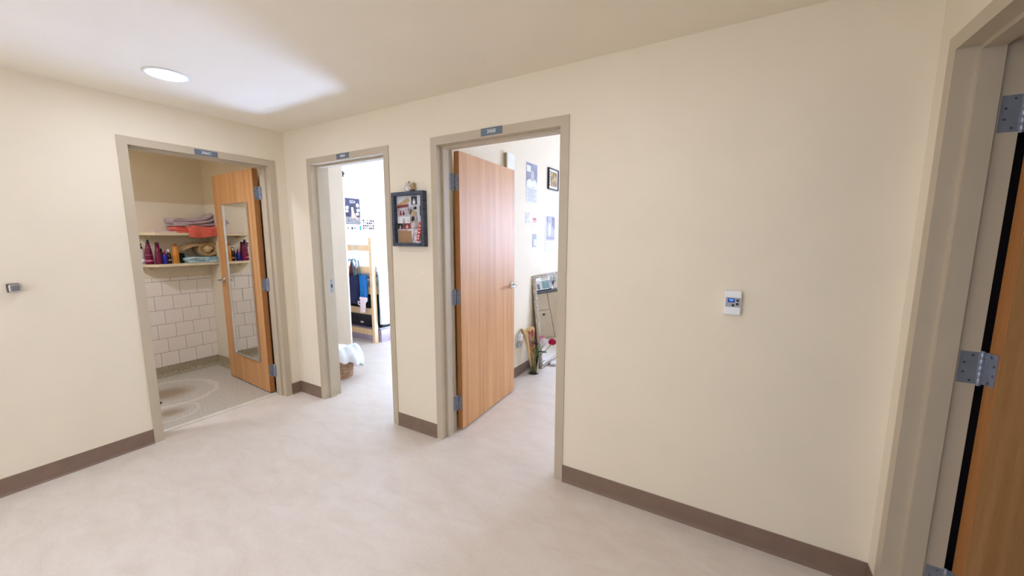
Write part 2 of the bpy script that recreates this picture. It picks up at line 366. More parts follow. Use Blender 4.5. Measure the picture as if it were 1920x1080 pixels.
# white panels, cove base, tiles
def slab(lst, name, mt, parent=None, bev=0.):
    b = MB()
    for a in lst: b.box(*a, bev=bev)
    return b.build(name, mt, parent)
tp = slab([(SX, SY0, 1.08, SX + .006, -.012, 1.872)], 'trim_1', PANEL); struct(tp, 'smooth off-white wall panel behind the shower shelves', 'wall panel')
tp2 = slab([(SX, -.012, .10, -TH, -.004, 1.872)], 'trim_2', PANEL); struct(tp2, 'smooth off-white wall panel behind the edge of the mirrored door', 'wall panel')
b = MB(); prof = [(0, .11), (.008, .11)] + [(.008 + .035 * (1 - math.cos(a)), .045 - .043 * math.sin(a)) for a in [k * PI / 2 / 6 for k in range(7)]] + [(0, .002)]
b.prism(prof, SY0, -.012, lambda a, z, h: (SX + a, h, z))
cv = struct(b.build('baseboard_shower', COVE), 'speckled coved base under the white shower tiles', 'baseboard')
b = MB(); b.prism([(a + .012, z) for a, z in prof], SX + .05, -TH - .02, lambda a, z, h: (h, -a, z))
struct(b.build('baseboard_shower', COVE), 'speckled coved base behind the foot of the mirrored door', 'baseboard')
gr = slab([(SX, SY0, .11, SX + .004, -.012, 1.08)], 'grout', GROUT, sb)
TW, THh = .155, .1545
tme = {}
for r in range(7):
    z0 = .1125 + r * THh; z1 = z0 + THh - .003
    if r == 6: z1 = 1.079
    off = -.075 if r % 2 == 0 else -.002
    k = 0
    while True:
        y1 = off + TW - k * TW - .0015; y0 = y1 - TW + .003; k += 1
        if y1 < SY0: break
        y1 = min(y1, -.0125); y0 = max(y0, SY0)
        if y1 - y0 < .012: continue
        key = (round(y1 - y0, 3), round(z1 - z0, 3))
        if key not in tme:
            t = MB(); t.box(0, 0, 0, .0075, y1 - y0, z1 - z0, bev=.0015); o = t.build('tile', TILE, sb); tme[key] = o
        else: o = copy_obj(tme[key], sb)
        o.location = (SX + .003 + random.uniform(0, .0006), y0, z0)
# floor drain
dr = thing('floor_drain', 'dark floor drain grate in the shower floor beside the left jamb', 'drain', (-.85, -.86, .001))
b = MB(); b.lathe([(.052, 0), (.052, .003), (.045, .003), (.045, .001)], n=24); b.build('rim', SCREW, dr)
b = MB()
for k in range(-3, 4):
    w = math.sqrt(.045 ** 2 - (k * .012) ** 2); b.box(k * .012 - .003, -w, .0005, k * .012 + .003, w, .002)
b.build('grate', SCREW, dr)
# threshold strip
struct(B1('trim_3', mat('pale_threshold', (222, 218, 204), .4), None, -.17, Dn + .06, 0, -.125, Dn + OW - .06, .007, bev=.002), 'pale threshold strip between hall floor and shower floor', 'threshold')

# other room beyond the right doorway
struct(B1('wall_storeroom_back', DUSK, None, W + TH, -.014, 0, 6.2, -.002, TOP), 'wall behind the nearest door, shade painted in as near-black', 'wall')
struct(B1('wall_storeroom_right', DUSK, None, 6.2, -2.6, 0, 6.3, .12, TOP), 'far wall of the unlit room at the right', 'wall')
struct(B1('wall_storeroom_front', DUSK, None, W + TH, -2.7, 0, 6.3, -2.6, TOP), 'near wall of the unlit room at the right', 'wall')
struct(B1('ceiling', TAN, None, W + TH, -2.6, 2.46, 6.2, .02, 2.56), 'ceiling of the unlit room at the right', 'ceiling')
struct(B1('floor', VINYL, None, BX1 + .12, -2.6, -.12, 6.2, .02, 0), 'floor of the unlit room at the right', 'floor')
struct(B1('ceiling', TAN, None, AX0, HF, 3.1, 6.3, AY1 + .12, 3.2), 'roof slab over all rooms', 'ceiling')
struct(B1('wall_outside', TAN, None, SX - .1, HF - .15, 0, SX - .02, SY0 - .1, TOP), 'outer wall beyond the shower room', 'wall')

# ------------------------------------------------------------ door frames
FACE = .053
def frame(n, fn, label):
    """fn(s, d, z) -> world; s along the opening 0..OW, d into the wall"""
    t = thing('trim_%d' % n, label, 'door frame', (0, 0, 0), kind='structure')
    P = [(0, -.007), (FACE, -.007), (FACE, TH + .007), (0, TH + .007)]
    S = [(FACE, .048), (FACE + .016, .048), (FACE + .016, .104), (FACE, .104)]
    for side in (0, 1):
        fl = lambda q: [(s if not side else OW - s, d) for s, d in q]
        b = MB(); b.prism(fl(P), 0, ZT, fn); j_ = b.build('jamb', FRAME, t)
        b = MB(); b.prism(fl(S), 0, ZT - FACE, fn); b.build('door_stop', FRAME, j_)
    hf = lambda z, d, s: fn(s, d, z)
    b = MB(); b.prism([(ZT - s, d) for s, d in P], FACE, OW - FACE, hf); j_ = b.build('header', FRAME, t)
    b = MB(); b.prism([(ZT - s, d) for s, d in S], FACE + .016, OW - FACE - .016, hf); b.build('door_stop', FRAME, j_)
    return t
fA = frame(4, lambda s, d, z: (Al + s, d, z), 'taupe metal frame of doorway 306A, between the corner and the photo frame')
fB = frame(5, lambda s, d, z: (Bl + s, d, z), 'taupe metal frame of doorway 306B around the open maple door')
fD = frame(6, lambda s, d, z: (-d, Dn + s, z), 'taupe metal frame of doorway 306D around the shower room')
fR = frame(7, lambda s, d, z: (W + d, Ry - s, z), 'taupe metal frame of the nearest doorway at the right edge')
# strike plate in the far jamb of doorway A
sp = thing('strike_plate', 'steel strike plate on the left jamb of doorway 306A', 'strike plate', (Al + FACE, .128, 1.062))
b = MB(); b.box(0, -.016, -.061, .0015, .016, .061, bev=.0006); b.build('plate', STEEL, sp)
B1('latch_hole', DARK, sp, .0012, -.008, -.016, .0022, .008, .016)
for z in (-.05, .05):
    b = MB(); b.lathe([(.004, .0014), (.004, .0022), (.002, .0026)], (0, 0, z), 10, 'x'); b.build('screw', SCREW, sp)

# baseboards: coved vinyl
BZ = .1075
BP = [(0, BZ), (.002, BZ), (.0035, BZ - .004), (.0035, .02), (.006, .009), (.013, .003), (.013, 0), (0, 0)]
def base(name, a0, a1, fn, label):
    b = MB(); b.prism(BP, a0, a1, fn); return struct(b.build(name, BASE), label, 'baseboard')
back = lambda d, z, h: (h, -d, z)
base('baseboard_back', 0, Al, back, 'brown vinyl baseboard in the corner left of doorway 306A')
base('baseboard_back', Al + OW, Bl, back, 'short brown vinyl baseboard under the photo frame')
base('baseboard_back', Bl + OW, W, back, 'long brown vinyl baseboard under the thermostat')
left = lambda d, z, h: (d, h, z)
base('baseboard_left', HF, Dn, left, 'brown vinyl baseboard left of doorway 306D')
base('baseboard_left', Dn + OW, 0, left, 'short brown vinyl baseboard right of doorway 306D')
base('baseboard_right', Ry, 0, lambda d, z, h: (W - d, h, z), 'stub of brown vinyl baseboard by the nearest door frame')
base('baseboard_partition', TH, AY1, lambda d, z, h: (PART1 + d, h, z), 'brown vinyl baseboard behind the maple door and the glass vase')

# ------------------------------------------------------------ doors
def door(n, pin, ang, s, label, mirrored=False, pin_gap=.012):
    """local x from the hinge pin along the leaf, local y = s*v, v towards the visible face"""
    t = thing('door_%d' % n, label, 'door', (pin[0], pin[1], 0), ang, kind='structure')
    Y = lambda v: s * v
    x0, x1, z0, z1, th = pin_gap, .902, .014, 2.128, .0445
    def bx(b, xa, va, za, xb, vb, zb, bev=0): b.box(xa, min(Y(va), Y(vb)), za, xb, max(Y(va), Y(vb)), zb, bev=bev)
    b = MB(); bx(b, x0 + .001, 0, z0, x1 - .001, th, z1); b.build('door_panel', WOOD, t)
    b = MB(); bx(b, x0, .0012, z0, x0 + .001, th - .0012, z1); bx(b, x1 - .001, .0012, z0, x1, th - .0012, z1); b.build('edge_band', EDGE, t)
    # hinges: barrel at the pin, one leaf on the door edge, one on the jamb
    for hz in (1.910, 1.066, .2275):
        h = MB()
        for k in range(5):
            za = hz - .057 + k * .0228; h.lathe([(.0055, 0), (.0068, .0012), (.0068, .0216), (.0055, .0228)], (0, 0, za), 14)
        h.lathe([(.0045, -.0625), (.0066, -.0595), (.0066, -.057)], (0, 0, hz), 12); h.lathe([(.0066, .057), (.0066, .0595), (.0045, .0625)], (0, 0, hz), 12)
        ho = h.build('hinge', STEEL, t)
        l = MB(); bx(l, x0 - .0025, 0, hz - .057, x0 - .0003, th - .006, hz + .057); bx(l, 0, -.002, hz - .057, x0 - .0012, .001, hz + .057); l.build('door_leaf', STEEL, ho)
        # jamb leaf: lies in the jamb, built in world space then brought into the door's frame
        inv = (Matrix.Translation((pin[0], pin[1], 0)) @ Matrix.Rotation(ang, 4, 'Z')).inverted()
        jd, jn = pin[2], pin[3]           # direction from the pin into the wall, jamb normal
        q = MB(); P = Vector((pin[0], pin[1], 0)); jd = Vector(jd); jn = Vector(jn)
        cs = []
        for a in (0, .052):
            for c_ in (-.0012, .0012):
                for z in (hz - .057, hz + .057): cs.append(inv @ (P + jd * a + jn * (c_ + pin[4]) + Vector((0, 0, z))))
        q.add(cs, [(0, 1, 3, 2), (4, 6, 7, 5), (0, 4, 5, 1), (2, 3, 7, 6), (0, 2, 6, 4), (1, 5, 7, 3)]); q.build('jamb_leaf', STEEL, ho)
        for kk, (a, dz) in enumerate(((.022, .045), (.040, .017), (.040, -.017), (.022, -.045))):
            c0 = inv @ (P + jd * a + jn * (pin[4] + .0012) + Vector((0, 0, hz + dz)))
            ax = (inv.to_3x3() @ jn).normalized()
            sm = MB(); bm = bmesh.new(); bmesh.ops.create_cone(bm, cap_ends=True, segments=10, radius1=.0048, radius2=.0036, depth=.001)
            sm.frombm(bm, False, Matrix.Translation(c0) @ ax.to_track_quat('Z', 'Y').to_matrix().to_4x4()); sm.build('screw', SCREWH, ho)
            sm = MB(); sm.lathe([(.0045, -.0005), (.0035, .0005)], (x0 - .0028, Y(.018 if a < .03 else .031), hz + dz), 10, 'x'); sm.build('screw', SCREWH, ho)
    # lever sets on both faces
    for v0, dr_ in ((th, 1), (0, -1)):
        lx, lz = .842, 1.066
        h = MB(); yy = lambda d: Y(v0 + dr_ * d)
        h.lathe([(.033, yy(0)), (.033, yy(.006)), (.028, yy(.011)), (.013, yy(.012)), (.013, yy(.02))], (lx, 0, lz), 22, 'y')
        ho = h.build('door_handle', CHROME, t)
        l = MB(); l.tube([(lx, yy(.018), lz), (lx, yy(.040), lz), (lx - .004, yy(.052), lz), (lx - .016, yy(.057), lz), (lx - .06, yy(.057), lz), (lx - .105, yy(.055), lz), (lx - .118, yy(.050), lz)], [.011, .0105, .0105, .0105, .0095, .009, .0075], 12)
        l.build('lever', CHROME, ho)
    return t
# pin: x, y, direction into the wall, jamb normal, offset of the jamb face along that normal
pB = (Bl + FACE + .002, TH + .012, (0, -1, 0), (1, 0, 0), -.002)
pD = (-TH - .012, Dn + OW - FACE - .002, (1, 0, 0), (0, -1, 0), -.002)
pR = (W + TH + .012, Ry - FACE - .002, (-1, 0, 0), (0, -1, 0), -.002)
dB = door(1, pB, R(93), -1, 'open pale maple door of bedroom 306B, swung against the print wall')
dD = door(2, pD, R(177), 1, 'open honey maple door of shower room 306D carrying a long mirror', pin_gap=.024)
dR = door(3, pR, R(13), -1, 'open brown wooden door in the nearest doorway at the right edge', pin_gap=.016)

# long mirror on the shower door
MD = Matrix.Translation((pD[0], pD[1], 0)) @ Matrix.Rotation(R(177), 4, 'Z')
wm = thing('door_mirror', 'tall narrow chrome framed mirror hung on the shower room door', 'mirror'); wm.matrix_world = MD @ Matrix.Translation((.155, .0445, .30))
mw, mh = .53, 1.535
B1('mirror_glass', MIRROR, wm, .008, .004, .008, mw - .008, .010, mh - .008)
B1('backing', DARK, wm, .004, .0005, .004, mw - .004, .0035, mh - .004)
for (a, c_, e, g) in ((0, 0, .011, mh), (mw - .011, 0, mw, mh), (.011, 0, mw - .011, .011), (.011, mh - .011, mw - .011, mh)):
    B1('frame_rail', CHROME, wm, a, .0005, c_, e, .020, g, bev=.003)

# ------------------------------------------------------------ signs
def sign(txt, loc, rz, label, w=.157, h=.046):
    t = thing('room_sign', label, 'sign', loc, rz)
    B1('plate', SLATE, t, -w / 2, -.003, -h / 2, w / 2, 0, h / 2, bev=.0008)
    text_mesh('lettering', txt, h * .70, SIGNW, t, (0, -.0036, 0), (PI / 2, 0, 0), 1.0)
sign('306B', (2.264, -.0071, 2.1655), 0, 'slate sign reading 306B above the middle of the maple door frame')
sign('306A', (.831, -.0071, 2.1635), 0, 'slate sign reading 306A above the bedroom doorway with the bed', .155, .042)
sign('306D', (.0071, -.611, 2.158), PI / 2, 'slate sign reading 306D above the shower room doorway', .152, .042)

# ------------------------------------------------------------ hall fittings
for i, (x, y) in enumerate(DOWNLIGHTS):
    lb = ['round recessed ceiling light above the shower room doorway, lit', 'round recessed ceiling light above the thermostat', 'round recessed ceiling light at the far left behind the camera', 'round unseen ceiling light added at the right behind the camera as fill', 'round ceiling light of the shower room'][i]
    t = thing('ceiling_light', lb, 'light', (x, y, HALL_H), group='recessed hall lights')
    b = MB(); b.lathe([(.094, -.0005), (.104, -.0005), (.107, -.004), (.096, -.007), (.094, -.004)], n=40, cap=False); b.build('trim_ring', WHITE, t)
    b = MB(); b.lathe([(.0945, -.002), (.0945, -.0035), (.06, -.005), (.002, -.0055)], n=40); b.build('diffuser', emit('lamp_diffuser', (255, 252, 246), 3.0), t)
# thermostat
t = thing('thermostat', 'white wall thermostat with blue display and three dark buttons', 'thermostat', (3.6225, 0, 1.2095))
B1('body', WHITE, t, -.0355, -.027, -.057, .0355, 0, .057, bev=.006)
B1('control_panel', mat('grey_keypad', (158, 164, 172), .4), t, -.030, -.0285, -.018, .031, -.0268, .026)
B1('display', emit('lcd_blue', (14, 26, 130), .5), t, -.021, -.0295, .004, .007, -.0283, .022)
text_mesh('readout', '70F', .0125, emit('lcd_digits', (90, 215, 255), 1.0), t, (-.007, -.0299, .0135), (PI / 2, 0, 0), 1.0, .0002)
for x, z in ((.019, .014), (.0185, -.003), (.0015, -.0095)):
    b = MB(); b.lathe([(.006, -.0283), (.006, -.0298), (.0045, -.0304)], (x, 0, z), 16, 'y', squash=1); b.build('button', mat('dark_button', (36, 50, 62), .4), t)
# magnetic door holder on the left wall
t = thing('door_holder', 'small chrome magnetic door holder on the left wall', 'door holder', (0, -1.628, 1.217))
B1('wall_plate', mat('dark_bronze', (92, 84, 80), .45, .6), t, 0, -.028, -.025, .012, .020, .025, bev=.003)
B1('magnet_housing', CHROME, t, .012, -.024, -.022, .040, .022, .022, bev=.005)
B1('contact_face', mat('worn_steel', (150, 152, 160), .4, .9), t, .040, -.018, -.016, .046, .017, .017, bev=.002)

# shadow box photo frame on the back wall
FX0, FX1, FZ0, FZ1 = 1.398, 1.712, 1.447, 1.838
t = thing('picture_frame', 'black rustic shadow box frame full of pinned photos', 'picture frame', (FX0, 0, FZ0))
fw_, fh_ = FX1 - FX0, FZ1 - FZ0
FRB = mat('weathered_black_wood', (78, 86, 104), .6, var=.25, scale=14, stretch=(1, 1, 6), rgb2=(48, 53, 66))
k = .026
B1('frame_rail', FRB, t, 0, -.042, 0, k, 0, fh_, bev=.003); B1('frame_rail', FRB, t, fw_ - k, -.042, 0, fw_, 0, fh_, bev=.003)
B1('frame_rail', FRB, t, k, -.042, 0, fw_ - k, 0, k, bev=.003); B1('frame_rail', FRB, t, k, -.042, fh_ - k, fw_ - k, 0, fh_, bev=.003)
B1('backing_board', mat('pale_board', (196, 200, 206), .8), t, k, -.008, k, fw_ - k, -.002, fh_ - k)
iw, ih = fw_ - 2 * k, fh_ - 2 * k
pm = {'photo': mat('grey_photo', (200, 188, 186), .4, var=.0, scale=34, rgb2=(92, 84, 90)), 'mauve': mat('mauve_photo', (222, 210, 216), .4, scale=28, rgb2=(150, 120, 136)),
      'sand': mat('sand_card', (196, 170, 132), .6, scale=20, rgb2=(164, 134, 96)), 'red': mat('red_card', (196, 62, 50), .5), 'maroon': mat('maroon_print', (150, 60, 64), .5, scale=40, rgb2=(84, 40, 50)),
      'white': mat('white_card', (224, 224, 228), .6), 'cork': mat('kraft_card', (172, 138, 104), .8, scale=40, stretch=(1, 1, 8), rgb2=(146, 112, 82)), 'dark': mat('dark_photo', (50, 48, 60), .4, scale=40, rgb2=(24, 22, 30)),
      'skin': mat('skin_tone_print', (214, 172, 148), .5), 'sky': mat('pale_blue_card', (204, 212, 220), .5)}
def card(u0, v0, u1, v1, mk, lay=1, rot=0, name='pinned_photo'):
    """u right 0..1, v down 0..1 inside the frame"""
    b = MB(); w2, h2 = (u1 - u0) * iw / 2, (v1 - v0) * ih / 2; b.box(-w2, -.0006, -h2, w2, .0006, h2)
    o = b.build(name, pm[mk], t); o.location = (k + (u0 + u1) / 2 * iw, -.008 - lay * .0016, k + (1 - (v0 + v1) / 2) * ih); o.rotation_euler = (0, rot, 0); return o
def fig(o, w, h, pal='dark', dx=0.):
    """little figure print on a photo: head and shoulders"""
    b = MB(); b.box(dx - w * .24, -.0012, -h * .46, dx + w * .24, -.0006, -h * .02); b.lathe([(w * .13, -.0012), (w * .13, -.0006)], (dx, 0, h * .12), 12, 'y'); b.build('printed_figure', pm[pal], o)
card(.0, .0, .54, .24, 'sky', 1)
o = card(.02, .10, .50, .20, 'sand', 2, R(-24)); card(.02, .185, .46, .245, 'maroon', 3, R(-4))
o = card(.57, .02, .77, .19, 'dark', 2); fig(o, .05, .055, 'white')
card(.78, .0, .99, .16, 'sky', 1); o = card(.84, .02, .97, .05, 'white', 2, name='paper_label')
o = card(.03, .27, .36, .42, 'mauve', 2); fig(o, .05, .05, 'maroon', -.012); fig(o, .04, .045, 'dark', .018)
o = card(.42, .25, .66, .40, 'photo', 2); fig(o, .055, .05, 'dark')
card(.55, .34, .74, .42, 'sand', 3)
o = card(.87, .22, 1.0, .43, 'dark', 2); fig(o, .035, .06, 'sand')
o = card(.02, .44, .50, .58, 'white', 2); fig(o, .05, .05, 'photo', .0); fig(o, .03, .035, 'sky', -.045); fig(o, .03, .035, 'mauve', .045)
o = card(.52, .43, .76, .70, 'photo', 3); fig(o, .07, .085, 'mauve')
b = MB(); b.lathe([(.016, -.0012), (.016, -.0006)], (-.005, 0, .026), 14, 'y'); b.build('printed_figure', pm['dark'], o)
o = card(.02, .58, .22, .70, 'dark', 2); fig(o, .03, .04, 'photo')
o = card(.24, .58, .52, .70, 'maroon', 2); fig(o, .045, .035, 'skin')
card(.02, .69, .55, .75, 'mauve', 1)
card(.03, .735, .56, 1.0, 'cork', 2, name='kraft_card')
b = card(.40, .715, .66, .735, 'white', 4, R(-6), name='paper_label')
card(.56, .73, .62, .93, 'white', 3, R(-8))
o = card(.60, .755, .79, .93, 'white', 3, R(2)); b = MB(); b.box(-.019, -.0012, -.018, .019, -.0006, .024); q = b.build('printed_figure', pm['mauve'], o); fig(q, .0, .0) if False else None
o = card(.79, .56, .90, .97, 'red', 5, R(12), name='ticket_strip')
b = MB()
for z in (.045, .02, -.005, -.03, -.048): b.box(-.006, -.0012, z - .006, .006, -.0006, z + .004)
b.build('printed_figure', pm['white'], o)
card(.90, .50, 1.0, .80, 'white', 2); card(.88, .82, 1.0, 1.0, 'dark', 2); card(.70, .92, .86, 1.0, 'white', 1)
b = MB(); b.lathe([(.0105, -.003), (.0105, 0), (.004, .002)], (k + .72 * iw, -.014, k + .70 * ih + .012), 14, 'y'); b.build('pin', pm['dark'], t)
# spotted figurine on the frame
t = thing('figurine', 'tiny white figurine with black spots standing on the black photo frame', 'figurine', (1.555, -.021, FZ1))
CER = mat('white_ceramic', (232, 226, 220), .3)
b = MB(); b.ico((0, 0, .018), .026, 2, sq=(1.25, .72, .72)); b.ico((.002, 0, .042), .018, 2, sq=(1, .8, 1.0)); b.ico((.0, 0, .058), .010, 2, sq=(1.1, .8, .9))
b.build('body', CER, t)
for s in (-1, 1):
    b = MB(); b.tube([(s * .007, 0, .062), (s * .010, 0, .070), (s * .011, -.001, .073)], [.004, .0035, .001], 8); b.build('ear', DARK if s > 0 else CER, t)
SP = mat('black_spot', (26, 24, 26), .3)
for x, z in ((-.024, .022), (-.012, .010), (.016, .022), (.026, .014), (-.010, .040), (.012, .044), (.0, .054)):
    b = MB(); b.ico((x, -.0185 + abs(x) * .2 + z * .08, z), .0042, 1, sq=(1, .45, 1)); b.build('spot', SP, t)
t2 = thing('figurine', 'tiny tan figurine standing behind the spotted one on the photo frame', 'figurine', (1.604, -.016, FZ1))
b = MB(); b.lathe([(.010, 0), (.013, .004), (.010, .022), (.008, .040), (.012, .050), (.009, .060), (.002, .064)], n=14); b.build('body', mat('tan_ceramic', (168, 140, 92), .5), t2)
b = MB(); b.lathe([(.012, 0), (.0125, .004), (.0125, .012)], (.0, -.001, 0), 14); b.build('base', SP, t2)

# ------------------------------------------------------------ shower shelves and what stands on them
SHW = mat('cream_shelf', (222, 208, 176), .45, var=.02)
XF = -1.43; ZL, ZU = 1.234, 1.556; YS = -.64
for nm, z, lb in (('shelf', ZU, 'upper cream shelf in the shower room holding folded towels'), ('shelf', ZL, 'lower cream shelf in the shower room holding bottles')):
    t = thing(nm, lb, 'shelf', (SX + .006, YS, z))
    D_ = XF - SX - .006; b = MB(); b.prism([(0, 0), (.06, 0), (D_ - .012, .085), (D_, .105), (D_, -YS - .013), (0, -YS - .013)], -.027, 0); b.build('board', SHW, t)
    for yy in (.10, .46):
        b = MB(); b.prism([(0, -.024), (.15, -.024), (.15, -.034), (.012, -.06), (0, -.06)], yy - .008, yy + .008, lambda a, z, h: (a, h, z)); b.build('bracket', SHW, t)
def lathe_part(name, prof, m, parent, n=20, squash=1.): b = MB(); b.lathe(prof, n=n, squash=squash); return b.build(name, m, parent)
def bottle(label, x, y, body, bm_, cap=None, cm=None, pump=False, band=None, group='bottles on the shower shelf'):
    t = thing('bottle', label, 'bottle', (x, y, ZL), group=group)
    lathe_part('body', body, bm_, t)
    zt = body[-1][1]
    if cap: lathe_part('cap', [(r, z + zt) for r, z in cap], cm, t)
    if pump:
        b = MB(); zz = zt + cap[-1][1]; b.tube([(0, 0, zz - .004), (0, 0, zz + .018)], .005, 8); b.tube([(-.004, .004, zz + .020), (.012, -.012, zz + .021), (.024, -.024, zz + .014)], [.009, .007, .005], 8); b.build('pump', cm, t)
    if band:
        for z0, z1, mm in band:
            rr = lambda z: next((body[i][0] + (body[i + 1][0] - body[i][0]) * (z - body[i][1]) / max(1e-6, body[i + 1][1] - body[i][1]) for i in range(len(body) - 1) if body[i][1] <= z <= body[i + 1][1]), .02)
            lathe_part('label_band', [(rr(z0) + .0006, z0), (rr(z1) + .0006, z1)], mm, t)
    return t
BURG = mat('burgundy_plastic', (112, 16, 58), .3, var=.05); PINKT = mat('pink_print', (214, 110, 150), .5)
BLUEP = mat('cobalt_plastic', (30, 40, 150), .3); AMB = mat('amber_plastic', (206, 134, 52), .32); BRN = mat('brown_glass', (58, 30, 22), .2)
XB_ = -1.50
bottle('clear pump bottle with a black pump at the left end of the shower shelf', -1.60, -.612, [(.022, 0), (.024, .004), (.024, .13), (.019, .15), (.011, .158)], mat('milky_plastic', (214, 206, 196), .35), [(.013, 0), (.013, .02), (.006, .024)], DARK, True, [(.01, .055, mat('white_label', (240, 240, 244), .5))])
bottle('wide burgundy pump bottle with black top on the shower shelf', -1.54, -.572, [(.030, 0), (.033, .006), (.032, .05), (.028, .11), (.022, .165), (.016, .20), (.014, .215)], BURG, [(.016, 0), (.016, .008), (.010, .012), (.012, .030), (.010, .034)], DARK, False, [(.092, .097, PINKT), (.028, .045, PINKT), (.168, .171, PINKT)])
bottle('slim tapered burgundy bottle standing second on the shower shelf', -1.478, -.520, [(.027, 0), (.029, .005), (.027, .06), (.021, .13), (.016, .19)], BURG, [(.016, 0), (.016, .03), (.013, .034)], mat('dark_burgundy', (78, 12, 40), .35))
bottle('short dark bottle with black cap behind the blue bottle', -1.60, -.462, [(.022, 0), (.023, .004), (.023, .11), (.013, .125)], mat('plum_plastic', (60, 34, 60), .3), [(.014, 0), (.014, .03), (.012, .032)], DARK)
bottle('cobalt blue bottle with magenta nozzle on the shower shelf', -1.47, -.470, [(.020, 0), (.0225, .005), (.0225, .075), (.018, .092), (.010, .10)], BLUEP, [(.011, 0), (.009, .022), (.004, .040)], mat('magenta_plastic', (170, 40, 100), .35))
bottle('dark brown bottle with white cap on the shower shelf', -1.50, -.428, [(.018, 0), (.0195, .004), (.0195, .095), (.010, .118)], BRN, [(.0095, 0), (.0095, .03), (.008, .032)], WHITE, False, [(.03, .045, mat('cream_label', (200, 180, 140), .5))])
bottle('amber orange bottle with rounded shoulders on the shower shelf', -1.475, -.378, [(.026, 0), (.028, .005), (.028, .085), (.0295, .09), (.028, .095), (.027, .155), (.020, .178), (.012, .185)], AMB, [(.014, 0), (.017, .010), (.014, .020), (.005, .024)], mat('rust_plastic', (150, 82, 34), .4), False, [(.082, .089, mat('orange_band', (226, 130, 20), .4))])

def folded(name, parent, m, w, d, layers, th, seed=0, sag=0.0, lean=0.0, curl=.5, amp=.006):
    """folded cloth: a serpentine profile along local y (width w), extruded along local x (depth d)"""
    path = []
    for L in range(layers):
        z = th * (L + .5)
        ys = [w * i / 9 for i in range(10)]
        if L % 2: ys.reverse()
        for y in ys: path.append((y, z))
        if L < layers - 1:
            ye = ys[-1]; sg = 1 if ye > 0 else -1
            for a in (-.25, .25): path.append((ye + sg * th * .5 * math.cos(a * PI), z + th * .5 + th * .5 * math.sin(a * PI)))
    b = MB(); n = len(path); nd = 9
    def f(u, v):
        i = min(n - 1, int(round(u * (n - 1)))); y, z = path[i]; x = d * v
        nv = noise.noise(Vector((y * 14 + seed, x * 16, z * 9 + seed))); nw = noise.noise(Vector((y * 10, x * 12 + seed * 2, z * 30)))
        return (x + nw * amp * 1.5, y + nv * amp, z + nv * amp * min(1, z / (th * 1.5)) + lean * max(0, (y / w - .6)) ** 2 * (z / (th * layers)) )
    b.grid(n, nd, f, th * .96)
    o = b.build(name, m, parent); 
    return o
CORAL = mat('coral_terry', (226, 104, 84), .95, var=.08, scale=40, bump=.7, bscale=240, sheen=.3)
LILAC = mat('lilac_terry', (208, 188, 190), .95, scale=10, rgb2=(146, 126, 140), stretch=(1, 1, 9), bump=.6, bscale=240, sheen=.3)
PPINK = mat('pale_pink_cloth', (232, 208, 206), .95, var=.05, scale=30, bump=.5, bscale=200)
t = thing('folded_towel', 'coral folded towel drooping over the front of the upper shelf', 'towel', (-1.64, -.350, ZU))
folded('towel_fold', t, CORAL, .36, .20, 3, .023, 3, amp=.009)
b = MB()
def ff(u, v):
    y = .075 + .285 * u; w_ = .010 * noise.noise(Vector((u * 6, v * 3, 7)))
    if v < .4: x = .10 + .125 * v / .4; z = .062 + .010 * math.sin(u * 7)
    elif v < .6: a = (v - .4) / .2 * PI / 2; x = .225 + .022 * math.sin(a); z = .040 + .022 * math.cos(a) + .010 * math.sin(u * 7) * math.cos(a)
    else: x = .247 + .006 * math.sin(u * 12); z = .040 - (v - .6) / .4 * (.082 + .012 * math.sin(u * 5))
    return (x + w_, y, z + w_)
b.grid(18, 16, ff, .012); b.build('front_fold', CORAL, t)
t = thing('folded_towel', 'lilac grey folded towel stacked on the coral towel', 'towel', (-1.645, -.372, ZU + .071))
folded('towel_fold', t, LILAC, .36, .20, 3, .027, 11, lean=.55, amp=.017)
t = thing('flat_cloth', 'flat pale pink cloth at the left end of the upper shelf', 'cloth', (-1.60, -.56, ZU))
folded('cloth_fold', t, PPINK, .20, .16, 2, .008, 5, amp=.004)
# lower shelf cloths
t = thing('folded_towel', 'aqua and white patterned towel lying under the tan rolled towel', 'towel', (-1.60, -.292, ZL))
AQ = mat('aqua_pattern_cotton', (206, 232, 236), .95, scale=20, rgb2=(110, 150, 164), bump=.5, bscale=200)
folded('towel_fold', t, AQ, .27, .17, 3, .020, 8, amp=.010)
t = thing('rolled_towel', 'tan towel rolled up on top of the patterned one on the shower shelf', 'towel', (-1.55, -.130, ZL + .062))
TANT = mat('tan_terry', (186, 150, 96), .95, var=.12, scale=30, bump=.7, bscale=220, sheen=.3)
b = MB(); NS = 50
def roll(u, v):
    a = u * 4.2 * PI + .6; r = .058 + .034 * u
    y = r * math.cos(a) * 1.0; z = .082 + r * math.sin(a) * .86
    x = -.10 + .19 * v - .012 * (1 - u)
    k_ = noise.noise(Vector((y * 12, x * 12, z * 12)))
    return (x + k_ * .008, y + .045 + k_ * .008, z + k_ * .008)
b.grid(NS, 8, roll, .014); b.build('rolled_cloth', TANT, t)
b = MB(); b.ico((.01, .045, .082), .056, 3, .25, (1.75, 1.0, .86), 4); b.build('rolled_core', mat('pale_tan_terry', (204, 178, 130), .95, var=.1, scale=30, bump=.7, bscale=220, sheen=.3), t)
b = MB()
def tail(u, v):
    y = -.185 + .20 * u; x = -.04 + .13 * v
    z = .018 + .135 * math.sin(min(1, .35 + u) * PI * .5) * (1 - .25 * v) + .010 * noise.noise(Vector((u * 5, v * 5, 3)))
    return (x, y, z)
b.grid(10, 8, tail, .010); b.build('loose_fold', TANT, t)
t = thing('folded_towel', 'dark green folded cloth squeezed beside the amber bottle', 'towel', (-1.63, -.305, ZL))
b = MB()
